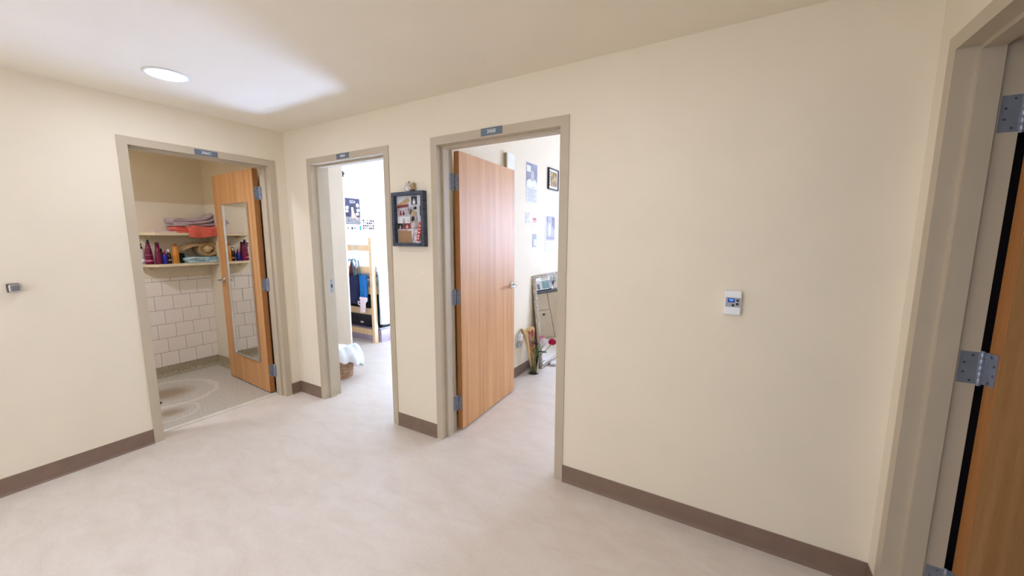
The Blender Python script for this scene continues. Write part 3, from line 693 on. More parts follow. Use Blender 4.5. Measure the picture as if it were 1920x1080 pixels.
def gc(u, v):
    a = u * PI; return (.13 * v, -.014 * math.cos(a) + .004 * noise.noise(Vector((u * 3, v * 6, 1))), .10 * math.sin(a) ** .6 + .004)
b.grid(14, 8, gc, .008); b.build('cloth_fold', mat('dark_green_cloth', (28, 56, 48), .95, var=.15, scale=20), t)

# ------------------------------------------------------------ bedroom A
# bed end (lofted ladder end)
BY = 1.53
bed = thing('loft_bed', 'pale pine loft bed whose ladder end faces the doorway of 306A', 'bed', (-1.27, BY, 0))
PX = [(-.495, -.440), (.470, .525)]
for xa, xb in PX:
    b = MB(); b.box(xa, 0, 0, xb, .062, 1.508, bev=.004); b.build('post', PINE, bed)
    b = MB(); b.box(xa, 1.95, 0, xb, 2.012, 1.508, bev=.004); b.build('post', PINE, bed)
for z0, z1 in ((1.322, 1.402), (1.010, 1.098), (.705, .800), (.408, .498), (.103, .188)):
    B1('rail', PINE, bed, -.440, .018, z0, .470, .042, z1, bev=.002)
    B1('rail', PINE, bed, -.440, 1.97, z0, .470, 1.994, z1, bev=.002)
for xa in (-.49, .485): B1('side_rail', PINE, bed, xa, .062, .70, xa + .028, 1.95, .82, bev=.002)
B1('bed_deck', PINE, bed, -.462, .062, .72, .485, 1.95, .74)
for z in (1.44, 1.28, .99):
    b = MB(); b.lathe([(.006, -.0012), (.006, .0006), (.004, .0012)], (.4975, 0, z), 10, 'y'); b.build('bolt', SCREW, bed)
mt_ = thing('mattress', 'pale mattress on the loft bed behind the rails', 'mattress', (-1.265, BY + .08, .741))
B1('mattress_body', FABW, mt_, -.44, 0, 0, .44, 1.84, .17, bev=.04)
pl = thing('pillow', 'pink and white patterned pillow showing between the bed rails', 'pillow', (-1.21, BY + .22, .915))
b = MB(); bm = bmesh.new(); bmesh.ops.create_icosphere(bm, subdivisions=3, radius=1)
for v in bm.verts:
    x, y, z = v.co; sg = lambda q: math.copysign(abs(q) ** .55, q); v.co = Vector((sg(x) * .30, sg(y) * .12 , sg(z) * .065 + .065 + .01 * noise.noise(v.co * 3)))
b.frombm(bm, True); b.build('pillow_cover', mat('pink_check_cotton', (232, 222, 222), .9, scale=22, rgb2=(196, 168, 176), bump=.4), pl)
dv = thing('duvet', 'white duvet hanging down the right side of the loft bed', 'bedding', (-.745, BY + .068, 0))
b = MB()
def duv(u, v):
    # u along the bed, v from the mattress over the edge and down
    y = u * 1.75
    L = .30 + v * 1.08
    wob = noise.noise(Vector((u * 7, v * 3, 4)))
    if L < .46: x = -.44 + L; z = .965 + .05 * math.sin(v * 9) + .06 * wob
    elif L < .62: a = (L - .46) / .16 * PI / 2; x = .02 + .015 * math.sin(a); z = .965 - .1 * (1 - math.cos(a)) + .03 * wob
    else: x = .042 + .014 * math.sin(u * 34) + .022 * wob + .03 * v * u; z = .865 - (L - .62) * (.74 + .06 * math.sin(u * 9 + .8))
    return (x, y, z + (.10 if L < .55 else .10 * max(0, 1 - (L - .55) / .3)) * math.exp(-((u - .10) / .25) ** 2))
b.grid(44, 34, duv, .014); b.build('duvet_cover', FABW, dv)
# suitcases and boxes under the bed
def suitcase(label, loc, w, d, h):
    t = thing('suitcase', label, 'suitcase', loc)
    SC_ = mat('black_nylon', (26, 28, 40), .6, var=.15, scale=30, bump=.2)
    B1('shell', SC_, t, -w / 2, 0, 0, w / 2, d, h, bev=.035)
    b = MB(); b.tube([(-w / 2 + .04, -.004, h - .05), (w / 2 - .05, -.004, h - .05), (w / 2 - .035, -.004, h - .07), (w / 2 - .035, -.004, .03)], .0045, 6); b.build('zip', mat('grey_piping', (104, 104, 122), .5), t)
    b = MB(); b.tube([(-.06, 0, h * .42), (-.055, -.016, h * .40), (.055, -.016, h * .40), (.06, 0, h * .42)], .008, 8); b.build('handle', DARK, t)
    B1('tag', WHITE, t, .10, -.006, h * .22, .165, -.002, h * .32)
    return t
suitcase('black suitcase with grey piping behind the two lowest bed rails', (-1.265, BY + .10, .192), .88, .42, .235)
suitcase('black travel bag above the suitcase, behind the third bed rail', (-1.255, BY + .10, .428), .88, .42, .26)
def tote_box(label, loc, w, d, h, stuff):
    t = thing('storage_box', label, 'box', loc)
    PL = mat('lilac_clear_plastic', (196, 182, 204), .25, var=.06, scale=9)
    b = MB(); tk = .006
    b.box(-w / 2, 0, 0, w / 2, d, tk); b.box(-w / 2, 0, tk, w / 2, tk, h); b.box(-w / 2, d - tk, tk, w / 2, d, h); b.box(-w / 2, tk, tk, -w / 2 + tk, d - tk, h); b.box(w / 2 - tk, tk, tk, w / 2, d - tk, h)
    b.build('tub', PL, t)
    b = MB(); e = .012
    b.box(-w / 2 - e, -e, h - .018, w / 2 + e, 0, h); b.box(-w / 2 - e, d, h - .018, w / 2 + e, d + e, h); b.box(-w / 2 - e, 0, h - .018, -w / 2, d, h); b.box(w / 2, 0, h - .018, w / 2 + e, d, h); b.build('rim', mat('mauve_plastic', (170, 150, 184), .35), t)
    b = MB(); b.box(w / 2, d * .3, h - .065, w / 2 + .012, d * .75, h - .035); b.build('latch', MATS['mauve_plastic'], t)
    return t
tote_box('long clear lilac storage box on the floor under the loft bed', (-1.155, BY + .085, 0), .89, .58, .19, 0)
for i, (x, y, rz) in enumerate(((-.757, .20, 1.50), (-.757, .445, 1.66))):
    t = thing('shoe', ['black white-soled shoe on the storage box, nearest the bed post', 'black shoe on the storage box, further from the bed post'][i], 'shoe', (x, BY + y, .191), rz, group='shoes piled in the storage box')
    b = MB(); prof = [(-.10, .028, .040), (-.06, .034, .075), (-.01, .034, .06), (.05, .040, .042), (.09, .034, .032), (.115, .012, .022)]
    n = 12; vs = []; fs = []
    for px, wd, hh in prof:
        for k_ in range(n):
            a = 2 * PI * k_ / n; vs.append((px, wd * math.cos(a), .014 + hh * .5 + hh * .5 * math.sin(a)))
    for q in range(len(prof) - 1):
        for k_ in range(n): fs.append((q * n + k_, q * n + (k_ + 1) % n, (q + 1) * n + (k_ + 1) % n, (q + 1) * n + k_))
    fs += [tuple(range(n)), tuple(range((len(prof) - 1) * n, len(prof) * n))]
    b.add(vs, fs, True); b.build('upper', DARK, t)
    b = MB(); b.prism([(-.105, -.026), (-.105, .026), (.06, .040), (.11, .022), (.118, 0), (.11, -.022), (.06, -.040)], 0, .014); b.build('sole', WHITE if i == 0 else SCREW, t)
# over-rail hanger, tote, pouch
HX = -1.165
hg = thing('rail_hanger', 'white wire hanger hooked over the top bed rail', 'hanger', (HX, BY + .018, 1.402))
b = MB()
for x in (0, .13):
    b.tube([(x, .030, -.05), (x, .030, .004), (x, -.004, .004), (x, -.006, -.19), (x, -.012, -.235), (x, -.034, -.24), (x, -.040, -.215)], .0038, 8)
b.build('wire', WHITE, hg)
B1('cross_bar', WHITE, hg, -.002, -.010, -.085, .132, -.004, -.070)
B1('cross_bar', WHITE, hg, -.002, -.010, -.006, .132, -.004, .006)
bag = thing('tote_bag', 'navy tote bag with turquoise handles hanging on the bed end', 'bag', (-1.11, BY - .035, .575))
NAVY = mat('navy_canvas', (30, 36, 74), .85, var=.1, scale=60, bump=.3); TURQ = mat('turquoise_webbing', (22, 128, 156), .7, var=.05, scale=40); BLU = mat('bright_blue_nylon', (14, 112, 186), .6, var=.1, scale=20)
b = MB()
def bagf(u, v):
    a = 2 * PI * u; wx = .125 * (1 - .06 * (1 - v)); wy = .045 * (1 - .35 * v) 
    sg = lambda q, e: math.copysign(abs(q) ** e, q)
    return (wx * sg(math.cos(a), .35), wy * sg(math.sin(a), .6) - .012, .40 * v + .004 * noise.noise(Vector((u * 9, v * 5, 0))))
b.grid(40, 10, bagf); n_ = len(b.v); b.f.append(tuple(i * 10 for i in range(40))); b.sm.append(False)
b.build('bag_body', NAVY, bag)
for yy in (-.046, .016):
    b = MB()
    def hnd(u, v):
        a = PI * u; return (-.085 * math.cos(a) * (1 - .25 * math.sin(a)) - .02 * math.sin(a) + (v - .5) * .022 * abs(math.sin(a) * .0 + 1), yy + .02 * math.sin(a), .395 + .235 * math.sin(a) ** .8)
    b.grid(24, 3, hnd, .004); b.build('handle', TURQ, bag)
bg2 = thing('shopping_bag', 'bright blue nylon bag hanging behind the navy tote', 'bag', (-.912, BY - .012, .60))
b = MB()
def b2(u, v):
    a = 2 * PI * u; sg = lambda q, e: math.copysign(abs(q) ** e, q)
    return (.070 * sg(math.cos(a), .45), .022 * sg(math.sin(a), .6) - .012, .385 * v)
b.grid(28, 9, b2); b.f.append(tuple(i * 9 for i in range(28))); b.sm.append(False); b.build('bag_body', BLU, bg2)
b = MB(); b.tube([(-.05, -.012, .38), (-.075, -.012, .5), (-.10, -.004, .575), (-.10, .0, .585)], .006, 6); b.build('strap', TURQ, bg2)
b = MB(); b.box(-.012, -.036, .10, .004, -.033, .36); b.build('seam_tape', TURQ, bg2)
sc = thing('scarf', 'dark red patterned scarf bundled between the tote handles', 'scarf', (-1.115, BY - .046, .965))
b = MB()
for q in range(4):
    x = -.045 + q * .028; b.tube([(x, .0, 0), (x * .7, .003 * q, .10), (x * .25, .004, .18), (0, .004, .23)], [.016, .014, .011, .007], 8)
b.build('scarf_cloth', mat('dark_red_pattern', (120, 46, 40), .9, scale=40, rgb2=(34, 22, 28)), sc)
pz = thing('zip_pouch', 'small pale pink pouch dangling low on the bed end', 'pouch', (-.90, BY - .062, .455))
b = MB()
def pc(u, v):
    a = 2 * PI * u; sg = lambda q, e: math.copysign(abs(q) ** e, q); k_ = 1 + .15 * noise.noise(Vector((u * 8, v * 6, 3)))
    return (.058 * sg(math.cos(a), .5) * (.75 + .35 * v) * k_ + .012 * v, .014 * sg(math.sin(a), .7), .215 * v)
b.grid(24, 9, pc); b.f.append(tuple(i * 9 for i in range(24))); b.f.append(tuple(i * 9 + 8 for i in range(24))); b.sm += [False, False]
b.build('pouch_body', mat('pale_pink_felt', (232, 210, 214), .9, var=.05, scale=30, bump=.4), pz)
b = MB(); b.tube([(-.05, 0, .14), (-.085, -.004, .15), (-.085, -.004, .11), (-.045, 0, .09)], .010, 7); b.build('loop', MATS['pale_pink_felt'], pz)
b = MB(); b.tube([(.05, 0, .13), (.085, .002, .17), (.092, .002, .21)], .010, 7); b.build('loop', MATS['pale_pink_felt'], pz)
b = MB(); b.tube([(.012, 0, .21), (.01, .012, .30), (.0, .022, .40)], .004, 6); b.build('cord', BLU, pz)
sm_ = thing('sleep_mask', 'small pale pink cloth tag on the white wire hanger', 'tag', (HX + .13, BY - .030, 1.07))
b = MB(); b.ico((0, 0, .05), .05, 2, .25, (.62, .18, 1.0), 5); b.build('cloth', MATS['pale_pink_felt'], sm_)
b = MB(); b.tube([(0, 0, .09), (0, .006, .115), (0, .002, .13)], .0025, 6); b.build('loop', WHITE, sm_)
# catch on the partition edge
ct = thing('door_catch', 'small dark metal catch on the edge of the pale partition', 'catch', (-.722, 1.129, 2.27))
B1('plate', SCREW, ct, 0, -.008, 0, .004, .008, .07); b = MB(); b.lathe([(.011, 0), (.011, .018), (.006, .022)], (.004, 0, .04), 12, 'x'); b.build('roller', SCREW, ct)
# wash basket with white blanket
BC = (-.060, .435)
bk = thing('laundry_basket', 'wicker laundry basket just inside doorway 306A', 'basket', (BC[0], BC[1], 0))
WICK = mat('wicker', (206, 170, 138), .7, scale=50, rgb2=(158, 118, 92))
b = MB(); NB = 30
for r_ in range(15):
    z = .012 + r_ * .0185; rad = .150 + .04 * z / .28
    b.tube([((rad + .006 * (1 if (k_ + r_) % 2 else -1)) * math.cos(2 * PI * k_ / NB), (rad + .006 * (1 if (k_ + r_) % 2 else -1)) * math.sin(2 * PI * k_ / NB), z) for k_ in range(NB + 1)], .0085, 5, False)
b.build('weave', WICK, bk)
b = MB()
for k_ in range(NB):
    a = 2 * PI * k_ / NB; b.tube([(.150 * math.cos(a), .150 * math.sin(a), 0), (.192 * math.cos(a), .192 * math.sin(a), .285)], .005, 5)
b.build('stakes', WICK, bk, 'stuff')
b = MB(); b.lathe([(.158, 0), (.158, .008)], n=24); b.build('base', WICK, bk)
b = MB(); b.tube([(.192 * math.cos(2 * PI * k_ / 36), .192 * math.sin(2 * PI * k_ / 36), .288) for k_ in range(37)], .012, 7, False); b.build('rim', WICK, bk)
bl = thing('blanket', 'white fleece blanket spilling over the wicker basket', 'blanket', (BC[0], BC[1], 0))
b = MB(); bm = bmesh.new(); bmesh.ops.create_icosphere(bm, subdivisions=5, radius=1)
for v in bm.verts:
    d = v.co.copy(); n1 = noise.noise(d * 2.3 + Vector((3, 1, 0))); n2 = noise.noise(d * 5.5); n3 = noise.noise(Vector((d.x * 3, d.y * 9, d.z * 3)) + Vector((1, 5, 2)))
    k_ = 1 + .10 * n1 + .07 * n2 + .05 * n3
    x, y, z = d.x * .19 * k_, d.y * .18 * k_, d.z * .085 * k_ + .262
    v.co = Vector((x, y, z))
b.frombm(bm, True); b.build('blanket_heap', FABW, bl)
b = MB()
def spill(u, v):
    a = R(-34) + u * R(88); L = v
    rad = .10 + .145 * math.sin(min(1, L * 1.15) * PI / 2) + .022 * noise.noise(Vector((u * 5, v * 3, 0))) + .012 * math.sin(u * 17)
    z = .318 + .035 * math.sin(L * PI) - .30 * (.42 + .85 * u) * max(0, L - .35) ** 1.2 * (1 + .35 * noise.noise(Vector((u * 4, 2, 9)))) + .014 * math.sin(u * 17 + L * 2)
    return (rad * math.cos(a) * 1.08, rad * math.sin(a), z)
b.grid(36, 20, spill, .022); b.build('blanket_drape', FABW, bl)

# poster and prints on bedroom A's left wall
PX_ = AX0
t = thing('poster', 'purple music poster lettered SZA on the wall above the bed end', 'poster', (PX_, 2.055, 1.93), PI / 2)
P1 = mat('violet_print', (76, 68, 98), .5, scale=16, rgb2=(46, 41, 64)); P2 = mat('grey_sand_print', (168, 164, 160), .5, scale=30, rgb2=(112, 108, 110))
pw, ph_ = .275, .41
B1('sheet', P1, t, -pw / 2, -.002, -ph_ / 2, pw / 2, -.0004, ph_ / 2)
B1('printed_ground', P2, t, -pw / 2 + .003, -.0028, -ph_ / 2 + .003, pw / 2 - .003, -.002, -ph_ / 2 + .115)
text_mesh('lettering', 'SZA', .062, SIGNW, t, (.0, -.0030, .150), (PI / 2, 0, 0), 1.0, .0003)
b = MB(); b.prism([(-.03, .055), (-.012, .075), (.012, .06), (.03, -.03), (.10, -.125), (.095, -.145), (.03, -.10), (-.005, -.115), (-.035, -.10), (-.025, -.03)], -.0036, -.0028, lambda a, z, h: (a, h, z)); b.build('printed_figure', pm['skin'], t)
b = MB(); b.prism([(-.035, .09), (-.015, .105), (.006, .09), (.012, .05), (.032, -.02), (.012, -.04), (-.004, .03), (-.030, .02), (-.05, -.03)], -.0030, -.0026, lambda a, z, h: (a, h, z)); b.build('printed_hair', pm['dark'], t)
for (x, z, w, h) in ((-.10, .055, .055, .06), (-.105, .0, .05, .05), (.095, .10, .06, .07), (.10, .02, .06, .055), (.085, -.04, .07, .05)):
    b = MB(); b.prism([(x + w / 2 * math.cos(a) , z + h / 2 * math.sin(a)) for a in [2 * PI * q / 10 for q in range(10)]], -.0034, -.0028, lambda a, z, h: (a, h, z)); b.build('printed_shape', pm['white'], t)
def wallprint(wall, y, z, w, h, m, label, group=None, name='photo_print', cat='photo', inner=None):
    t = thing(name, label, cat, (wall, y, z), PI / 2, group)
    B1('sheet', m, t, -w / 2, -.0016, -h / 2, w / 2, -.0003, h / 2)
    if inner:
        for (x0, z0, x1, z1, mm) in inner: B1('printed_area', mm, t, x0 * w, -.0022, z0 * h, x1 * w, -.0016, z1 * h)
    return t
for q, y in enumerate((1.955, 2.03, 2.085)):
    wallprint(PX_, y, 1.655, .036, .052, pm['white'], ['left', 'middle', 'right'][q] + ' one of three tiny photo prints under the purple poster', 'tiny prints under the poster', inner=[(-.42, -.3, .42, .42, pm['photo' if q != 1 else 'dark'])])
wallprint(PX_, 2.19, 1.665, .028, .07, mat('teal_print', (40, 150, 150), .5), 'tiny teal cut-out between the poster prints and the photo grid')
for cx_ in range(6):
    for rz_ in range(4):
        if cx_ == 1 and rz_ == 0: continue
        wallprint(PX_, 2.255 + cx_ * .040 + random.uniform(-.004, .004), 1.79 - rz_ * .042 + random.uniform(-.003, .003), .030, .034, pm['white'], 'tiny photo print in the %s row, %s column of the grid beside the purple poster' % (('top', 'second', 'third', 'bottom')[rz_], ('first', 'second', 'third', 'fourth', 'fifth', 'last')[cx_]), 'photo grid beside the poster', inner=[(-.45, -.38, .45, .45, pm[('dark', 'photo', 'dark', 'maroon', 'photo')[(cx_ * 3 + rz_) % 5]])])

# ------------------------------------------------------------ bedroom B: prints, mirror, flowers
PW = PART1
GP = mat('grey_blue_print', (150, 154, 172), .5, scale=14, rgb2=(120, 124, 146)); PALE = mat('pale_grey_print', (214, 214, 220), .5, scale=60, rgb2=(186, 186, 196), stretch=(1, 1, 12))
t = thing('poster', 'blue-grey portrait poster with pale lower half beside the maple door', 'poster', (PW, 1.752, 2.105), PI / 2)
B1('sheet', PALE, t, -.132, -.002, -.212, .132, -.0004, .212)
B1('printed_area', GP, t, -.128, -.0028, -.045, .128, -.002, .208)
b = MB(); b.prism([(-.125, -.045), (-.12, .015), (-.05, .045), (-.02, .03), (.03, .03), (.07, .05), (.12, .01), (.128, -.045), (.07, -.06), (.03, -.03), (.01, -.05), (-.03, -.045)], -.0034, -.0028, lambda a, z, h: (a, h, z)); b.build('printed_shirt', pm['white'], t)
b = MB(); b.prism([(.012 + .036 * math.cos(a), .088 + (.05 if a < PI else .066) * math.sin(a)) for a in [2 * PI * q / 16 for q in range(16)]], -.0034, -.0028, lambda a, z, h: (a, h, z)); b.build('printed_face', mat('grey_face', (190, 182, 184), .5), t)
B1('printed_card', pm['white'], t, -.122, -.0036, .115, -.03, -.0028, .18)
b = MB()
for q in range(7): b.box(-.11 + (q % 2) * .03, -.0026, -.075 - q * .019, .11 - (q % 3) * .03, -.0020, -.070 - q * .019)
b.build('printed_lines', mat('grey_ink', (150, 150, 160), .6), t)
t = thing('picture_frame', 'small black framed colourful print on the bedroom wall', 'picture frame', (PW, 2.305, 2.215), PI / 2)
w2, h2, k = .145, .125, .012
B1('frame_rail', DARK, t, -w2, -.022, -h2, -w2 + k, 0, h2); B1('frame_rail', DARK, t, w2 - k, -.022, -h2, w2, 0, h2); B1('frame_rail', DARK, t, -w2 + k, -.022, -h2, w2 - k, 0, -h2 + k); B1('frame_rail', DARK, t, -w2 + k, -.022, h2 - k, w2 - k, 0, h2)
B1('mat_board', pm['white'], t, -w2 + k, -.012, -h2 + k, w2 - k, -.004, h2 - k)
B1('printed_art', mat('ochre_art_print', (212, 172, 96), .5, scale=22, rgb2=(76, 60, 58)), t, -.085, -.0135, -.085, .105, -.012, .088)
b = MB()
for q in range(6): b.lathe([(.008, -.0135), (.008, -.012)], (-.105, 0, -.07 + q * .03), 10, 'y')
b.build('printed_dots', pm['dark'], t)
wallprint(PW, 1.660, 1.722, .098, .142, pm['mauve'], 'small mauve photo pinned left of two on the bedroom wall', inner=[(-.42, -.30, .42, .44, pm['photo'])])
wallprint(PW, 1.828, 1.70, .108, .155, pm['white'], 'small white card with red print on the bedroom wall', name='card', cat='card', inner=[(-.38, .02, .38, .22, pm['red']), (-.30, -.12, .34, .0, mat('rose_print', (206, 120, 112), .5))])
wallprint(PW, 1.828, 1.480, .104, .145, mat('grey_green_print', (150, 160, 156), .5, scale=60, rgb2=(104, 112, 116)), 'small grey-green photo lowest on the bedroom wall', inner=[(-.2, -.42, .44, .1, pm['sky'])])
t = thing('poster', 'tall grey poster with white lower third above the leaning mirror', 'poster', (PW, 2.248, 1.555), PI / 2)
B1('sheet', PALE, t, -.14, -.002, -.22, .14, -.0004, .22)
B1('printed_area', mat('grey_violet_print', (176, 170, 186), .5, scale=18, rgb2=(140, 134, 156)), t, -.105, -.0028, -.075, .136, -.002, .215)
b = MB(); b.prism([(-.05, -.01), (-.06, .06), (-.03, .13), (.0, .14), (.02, .09), (.03, .02), (.01, -.02)], -.0034, -.0028, lambda a, z, h: (a, h, z)); b.build('printed_shape', pm['white'], t)
b = MB(); b.box(.06, -.0034, .10, .085, -.0028, .21); b.box(.105, -.0034, .07, .13, -.0028, .20); b.box(-.09, -.0034, .15, -.07, -.0028, .21); b.box(-.1, -.0034, -.05, .13, -.0028, -.043); b.build('printed_lines', mat('ink_grey', (92, 88, 104), .6), t)
# alarm box high on the wall
t = thing('alarm_box', 'white wall alarm box with vented tan side above the maple door', 'alarm', (PW, 1.165, 2.25))
B1('body', WHITE, t, .0, 0, -.075, .040, .135, .072, bev=.003)
B1('side_grille', mat('beige_vent', (196, 182, 156), .5), t, .002, -.006, -.073, .038, 0, .070)
b = MB()
for q in range(7): b.box(.014, -.008, -.060 + q * .018, .026, -.006, -.052 + q * .018)
b.build('vent_slots', SCREW, t, 'stuff')
# outlet with two plugged-in gadgets
t = thing('wall_outlet', 'white outlet plate low on the wall beyond the maple door', 'outlet', (PW, 1.44, .40))
B1('plate', WHITE, t, 0, -.04, -.062, .005, .04, .062, bev=.002)
for z in (.022, -.022):
    b = MB(); b.lathe([(.016, .005), (.016, .007)], (0, 0, z), 16, 'x'); b.build('socket', mat('ivory_plastic', (226, 220, 206), .4), t)
t = thing('plug_adapter', 'white plug adapter sticking out of the upper socket', 'plug', (PW + .007, 1.445, .425))
B1('body', WHITE, t, 0, -.022, -.02, .05, .03, .05, bev=.006); b = MB(); b.lathe([(.012, 0), (.012, .02), (.009, .024)], (.028, .004, .05), 12); b.build('knob', WHITE, t)
t = thing('night_light', 'grey plug-in night light in the lower socket', 'night light', (PW + .007, 1.435, .352))
B1('body', mat('grey_plastic', (176, 184, 186), .4), t, 0, -.026, -.022, .034, .026, .03, bev=.006); b = MB(); b.lathe([(.011, .034), (.011, .040), (.006, .043)], (0, 0, .008), 12, 'x'); b.build('lens', mat('teal_lens', (110, 160, 158), .2), t)

# leaning mirror
LW, LH = .95, 1.085
tilt = math.asin(.115 / LH)
t = thing('leaning_mirror', 'big silver rope-framed mirror leaning on the wall behind the flowers', 'mirror', (1.775, 1.775, .003), rot=(0, -tilt, 0))
SILV = mat('antique_silver_gilt', (214, 208, 198), .4, .4, scale=40, rgb2=(160, 150, 134))
fwid = .042
B1('mirror_glass', MIRROR, t, -.022, fwid - .012, fwid - .012, -.014, LW - fwid + .012, LH - fwid + .012)
B1('backing', mat('brown_board', (120, 92, 64), .8), t, -.030, .006, .006, -.022, LW - .006, LH - .006)
for (y0, z0, y1, z1) in ((0, 0, fwid, LH), (LW - fwid, 0, LW, LH), (fwid, 0, LW - fwid, fwid), (fwid, LH - fwid, LW - fwid, LH)):
    r_ = B1('frame_rail', SILV, t, -.024, y0, z0, .004, y1, z1, bev=.006)
    b = MB(); vert = (z1 - z0) > (y1 - y0); ln = (z1 - z0) if vert else (y1 - y0); n_ = int(ln / .022)
    for q in range(n_):
        s_ = (q + .5) * ln / n_
        cy_, cz_ = ((y0 + y1) / 2, z0 + s_) if vert else (y0 + s_, (z0 + z1) / 2)
        bm = bmesh.new(); bmesh.ops.create_icosphere(bm, subdivisions=1, radius=1)
        mx = Matrix.Translation((.006, cy_, cz_)) @ Matrix.Rotation(R(40), 4, 'X') @ Matrix.Diagonal((.007, .017, .008, 1))
        b.frombm(bm, True, mx)
    b.build('rope_moulding', SILV, r_)
    b = MB()
    if vert:
        for y in (y0 + .006, y1 - .006): b.tube([(.004, y, z0 + .005), (.004, y, z1 - .005)], .005, 6)
    else:
        for z in (z0 + .006, z1 - .006): b.tube([(.004, y0, z), (.004, y1, z)], .005, 6)
    b.build('bead', SILV, r_)
# glass vase
VX, VY = 1.745, 1.615
VX, VY = 1.868, 1.60
VX, VY = 1.752, 1.612
t = thing('glass_vase', 'clear glass cylinder vase on the floor by the leaning mirror', 'vase', (VX, VY, 0))
b = MB(); b.lathe([(.001, .0), (.060, .0), (.063, .004), (.064, .185), (.066, .187), (.062, .188), (.0605, .185), (.058, .012), (.001, .010)], n=32, cap=False); b.build('vase_body', CLEAR, t)
b = MB(); b.lathe([(.001, .0125), (.055, .0125), (.056, .085), (.001, .085)], n=28, cap=False); b.build('water', glass('vase_water', (222, 226, 214), .12), t)
# dried bouquet in paper
t = thing('dried_bouquet', 'dried flower bouquet in kraft paper standing in the glass vase', 'bouquet', (VX, VY, .014))
KR = mat('kraft_tissue', (234, 208, 160), .8, var=.08, scale=12)
b = MB()
def wrap(u, v):
    a = R(60) + u * R(235); rad = .018 + .070 * v ** 1.2 + .008 * noise.noise(Vector((u * 6, v * 4, 1)))
    return (rad * math.cos(a) * .8 - .030 * v - .010, rad * math.sin(a) - .035 * v - .006, 0.03 + .465 * v + .018 * math.sin(u * 11) * v)
b.grid(26, 12, wrap, .0015); b.build('paper_wrap', KR, t)
for q, (dx, dy) in enumerate(((-.012, -.02), (.012, -.012), (.0, .006), (-.02, .0), (.02, .016), (.004, -.028))):
    b = MB(); b.tube([(dx * 1.3 + .01, dy * 1.2, .0), (dx * .6, dy * .6, .17), (dx * 2 - .028, dy * 2 - .03, .36)], .0045, 6); b.build('stem', mat('straw_stem', (196, 160, 108), .8), t)
random.seed(3)
for q in range(30):
    a = random.uniform(0, 2 * PI); rr = random.uniform(.0, .042); x, y = rr * math.cos(a) - .028, rr * math.sin(a) - .030; z = random.uniform(.20, .45)
    b = MB()
    mm = [mat('dried_orange', (226, 150, 92), .9), mat('dried_mauve', (176, 158, 170), .9), mat('dried_tan', (196, 166, 140), .9), mat('dried_rose', (168, 50, 66), .9)][q % 4]
    for w_ in range(7):
        b.ico((x + random.uniform(-.006, .006), y + random.uniform(-.006, .006), z - .02 + w_ * .010), .007, 1, .3, (1, 1, 1.2), w_ + q)
    b.build('dried_flower_head', mm, t)
# fresh carnations
def carnation(label, cx, cy, cz, r, m, seed):
    t = thing('carnation', label, 'flower', (VX, VY, .016), group='carnations in the vase')
    b = MB(); random.seed(seed)
    for q in range(54):
        th_ = math.acos(1 - 1.5 * (q + .5) / 54); ph = q * 2.39996
        d = Vector((math.sin(th_) * math.cos(ph), math.sin(th_) * math.sin(ph), math.cos(th_)))
        tx = d.orthogonal().normalized(); tx.rotate(Matrix.Rotation(random.uniform(0, 6.28), 3, d)); ty = d.cross(tx)
        c0 = Vector((cx, cy, cz)); w_ = r * .30
        p = [c0 + d * r * .45, c0 + d * r * .78 - tx * w_ + ty * w_ * .3, c0 + d * r * 1.0 - tx * w_ * .5 - ty * w_ * .35, c0 + d * r * .93 + ty * w_ * .3, c0 + d * r * 1.02 + tx * w_ * .5 - ty * w_ * .3, c0 + d * r * .78 + tx * w_ + ty * w_ * .3]
        b.add(p, [(0, 1, 2, 3), (0, 3, 4, 5)])
    b.build('petals', m, t, recalc=False)
    b = MB(); b.ico((cx, cy, cz - r * .1), r * .55, 1); b.build('bloom_core', m, t)
    b = MB(); b.tube([(-.012, -.01, 0), (.010, .012, .16), (cx * .6, cy * .6, cz * .68), (cx, cy, cz - r * .3)], .004, 6); b.build('stem', mat('green_stem', (84, 120, 64), .6), t)
    return t
WHF = mat('white_petals', (240, 232, 234), .7, var=.04, scale=20); PKF = mat('pale_pink_petals', (226, 160, 186), .7, var=.08, scale=20); MGF = mat('magenta_petals', (196, 24, 84), .7, var=.1, scale=20)
c1 = carnation('white carnation with frilly petals in the vase', .112, .034, .345, .050, WHF, 1)
carnation('pale pink carnation behind the white bloom', .066, .080, .372, .038, PKF, 2)
carnation('magenta carnation at the right end of the bunch', .178, .110, .338, .044, MGF, 4)
lf = thing('leaf_spray', 'dark green leaf spray under the white carnation', 'foliage', (VX, VY, .016))
b = MB(); b.tube([(0, .0, 0), (.02, .01, .15), (.05, .0, .32)], .004, 6); b.build('stem', MATS['green_stem'], lf)
for q, (x, y, z, a, L_) in enumerate(((.05, -.01, .24, .4, .07), (.085, .0, .25, .1, .08), (.03, .0, .28, 1.2, .08), (.02, -.02, .32, 1.4, .08), (.07, .01, .27, .7, .07), (.01, -.01, .22, 1.5, .07))):
    b = MB()
    def lea(u, v):
        w_ = math.sin(u * PI) * .030; return (x + L_ * u * math.cos(a), y + (v - .5) * 2 * w_, z + L_ * u * math.sin(a) - .012 * u * u)
    b.grid(7, 3, lea, .001); b.build('leaf', mat('dark_leaf', (40, 62, 36), .6, var=.15), lf)
# paper lying on the floor in front of the mirror
t = thing('crumpled_tissue', 'crumpled white tissue on the floor by the mirror foot', 'tissue', (1.835, 1.985, 0))
b = MB(); b.ico((0, 0, .022), .045, 3, .55, (1.1, 1.3, .48), 4, 9); b.build('tissue', FABW, t)

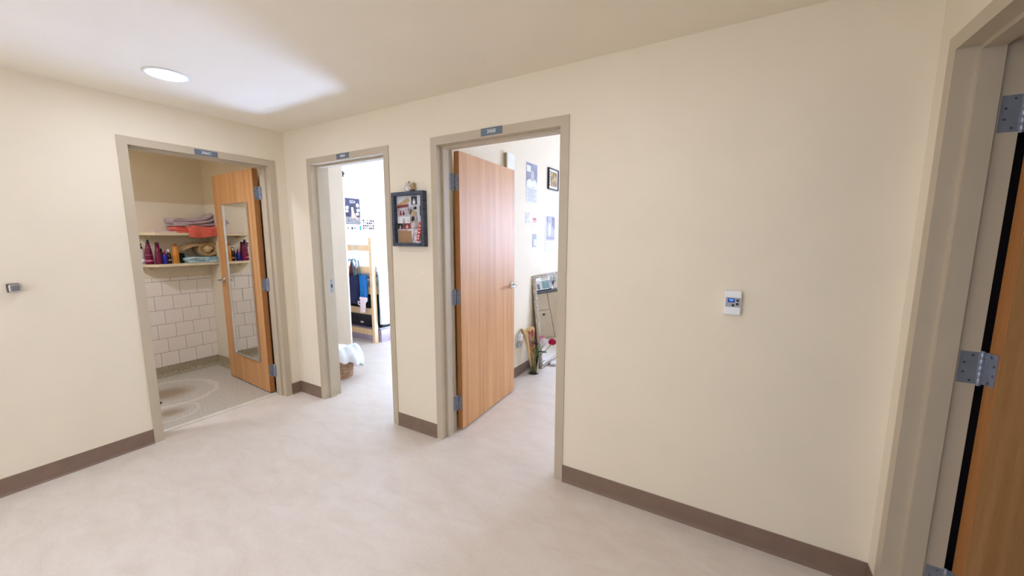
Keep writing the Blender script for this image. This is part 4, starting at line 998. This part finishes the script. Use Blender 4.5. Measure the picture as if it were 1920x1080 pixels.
# dresser that the leaning mirror reflects
DX, DY = 2.62, 3.60
t = thing('dresser', 'tan two-column dresser seen reflected in the leaning mirror', 'dresser', (DX, DY, 0))
LAM = mat('tan_laminate', (206, 190, 168), .45, var=.02)
B1('carcass', LAM, t, -.75, -.01, 0, .75, .40, .765, bev=.003)
B1('top', mat('grey_counter', (96, 98, 106), .35), t, -.78, -.05, .765, .78, .41, .80, bev=.006)
for x, zs in ((-.735, ((.03, .755),)), (-.240, ((.03, .475), (.485, .755))), (.255, ((.03, .475), (.485, .755)))):
    for z0, z1 in zs:
        d_ = B1('drawer' if z1 - z0 < .6 else 'cupboard_door', LAM, t, x, -.026, z0, x + .48, -.011, z1, bev=.002)
        kx = x + (.30 if z0 > .4 else .10)
        B1('knob', DARK, d_, kx, -.042, z1 - .075 if z0 < .4 else z0 + .10, kx + .04, -.026, z1 - .05 if z0 < .4 else z0 + .115, bev=.003)
def stand(label, x, w, h, mm):
    t = thing('picture_frame', label, 'picture frame', (DX + x, DY + .18, .80))
    B1('frame_border', WHITE, t, -w / 2, -.01, 0, w / 2, .01, h, bev=.003); B1('printed_art', mm, t, -w / 2 + .014, -.012, .014, w / 2 - .014, -.010, h - .014)
stand('white framed teal print on the dresser', -.15, .15, .17, mat('teal_art', (70, 150, 170), .5, scale=9, rgb2=(200, 220, 220)))
stand('small framed grey photo at the end of the dresser', -.01, .075, .13, pm['photo'])
t = thing('trophy', 'silver urn shaped trophy on the dresser', 'trophy', (DX - .315, DY + .10, .80))
lathe_part('cup', [(.042, 0), (.042, .012), (.016, .025), (.011, .065), (.022, .09), (.042, .125), (.048, .17), (.040, .20), (.047, .22)], mat('bright_silver', (200, 204, 212), .2, 1.), t)
for s in (-1, 1):
    b = MB(); b.tube([(s * .038, 0, .11), (s * .066, 0, .13), (s * .070, 0, .165), (s * .044, 0, .185)], .005, 8); b.build('handle', MATS['bright_silver'], t)
t = thing('keyboard', 'black and white keyboard lying at the dresser edge', 'keyboard', (DX - .16, DY + .02, .80))
B1('case', DARK, t, -.13, -.05, 0, .13, .07, .02, bev=.003)
b = MB()
for q in range(7):
    for w_ in range(3): b.box(-.122 + q * .0355, -.042 + w_ * .036, .02, -.122 + q * .0355 + .028, -.012 + w_ * .036, .026)
b.build('keys', WHITE, t)
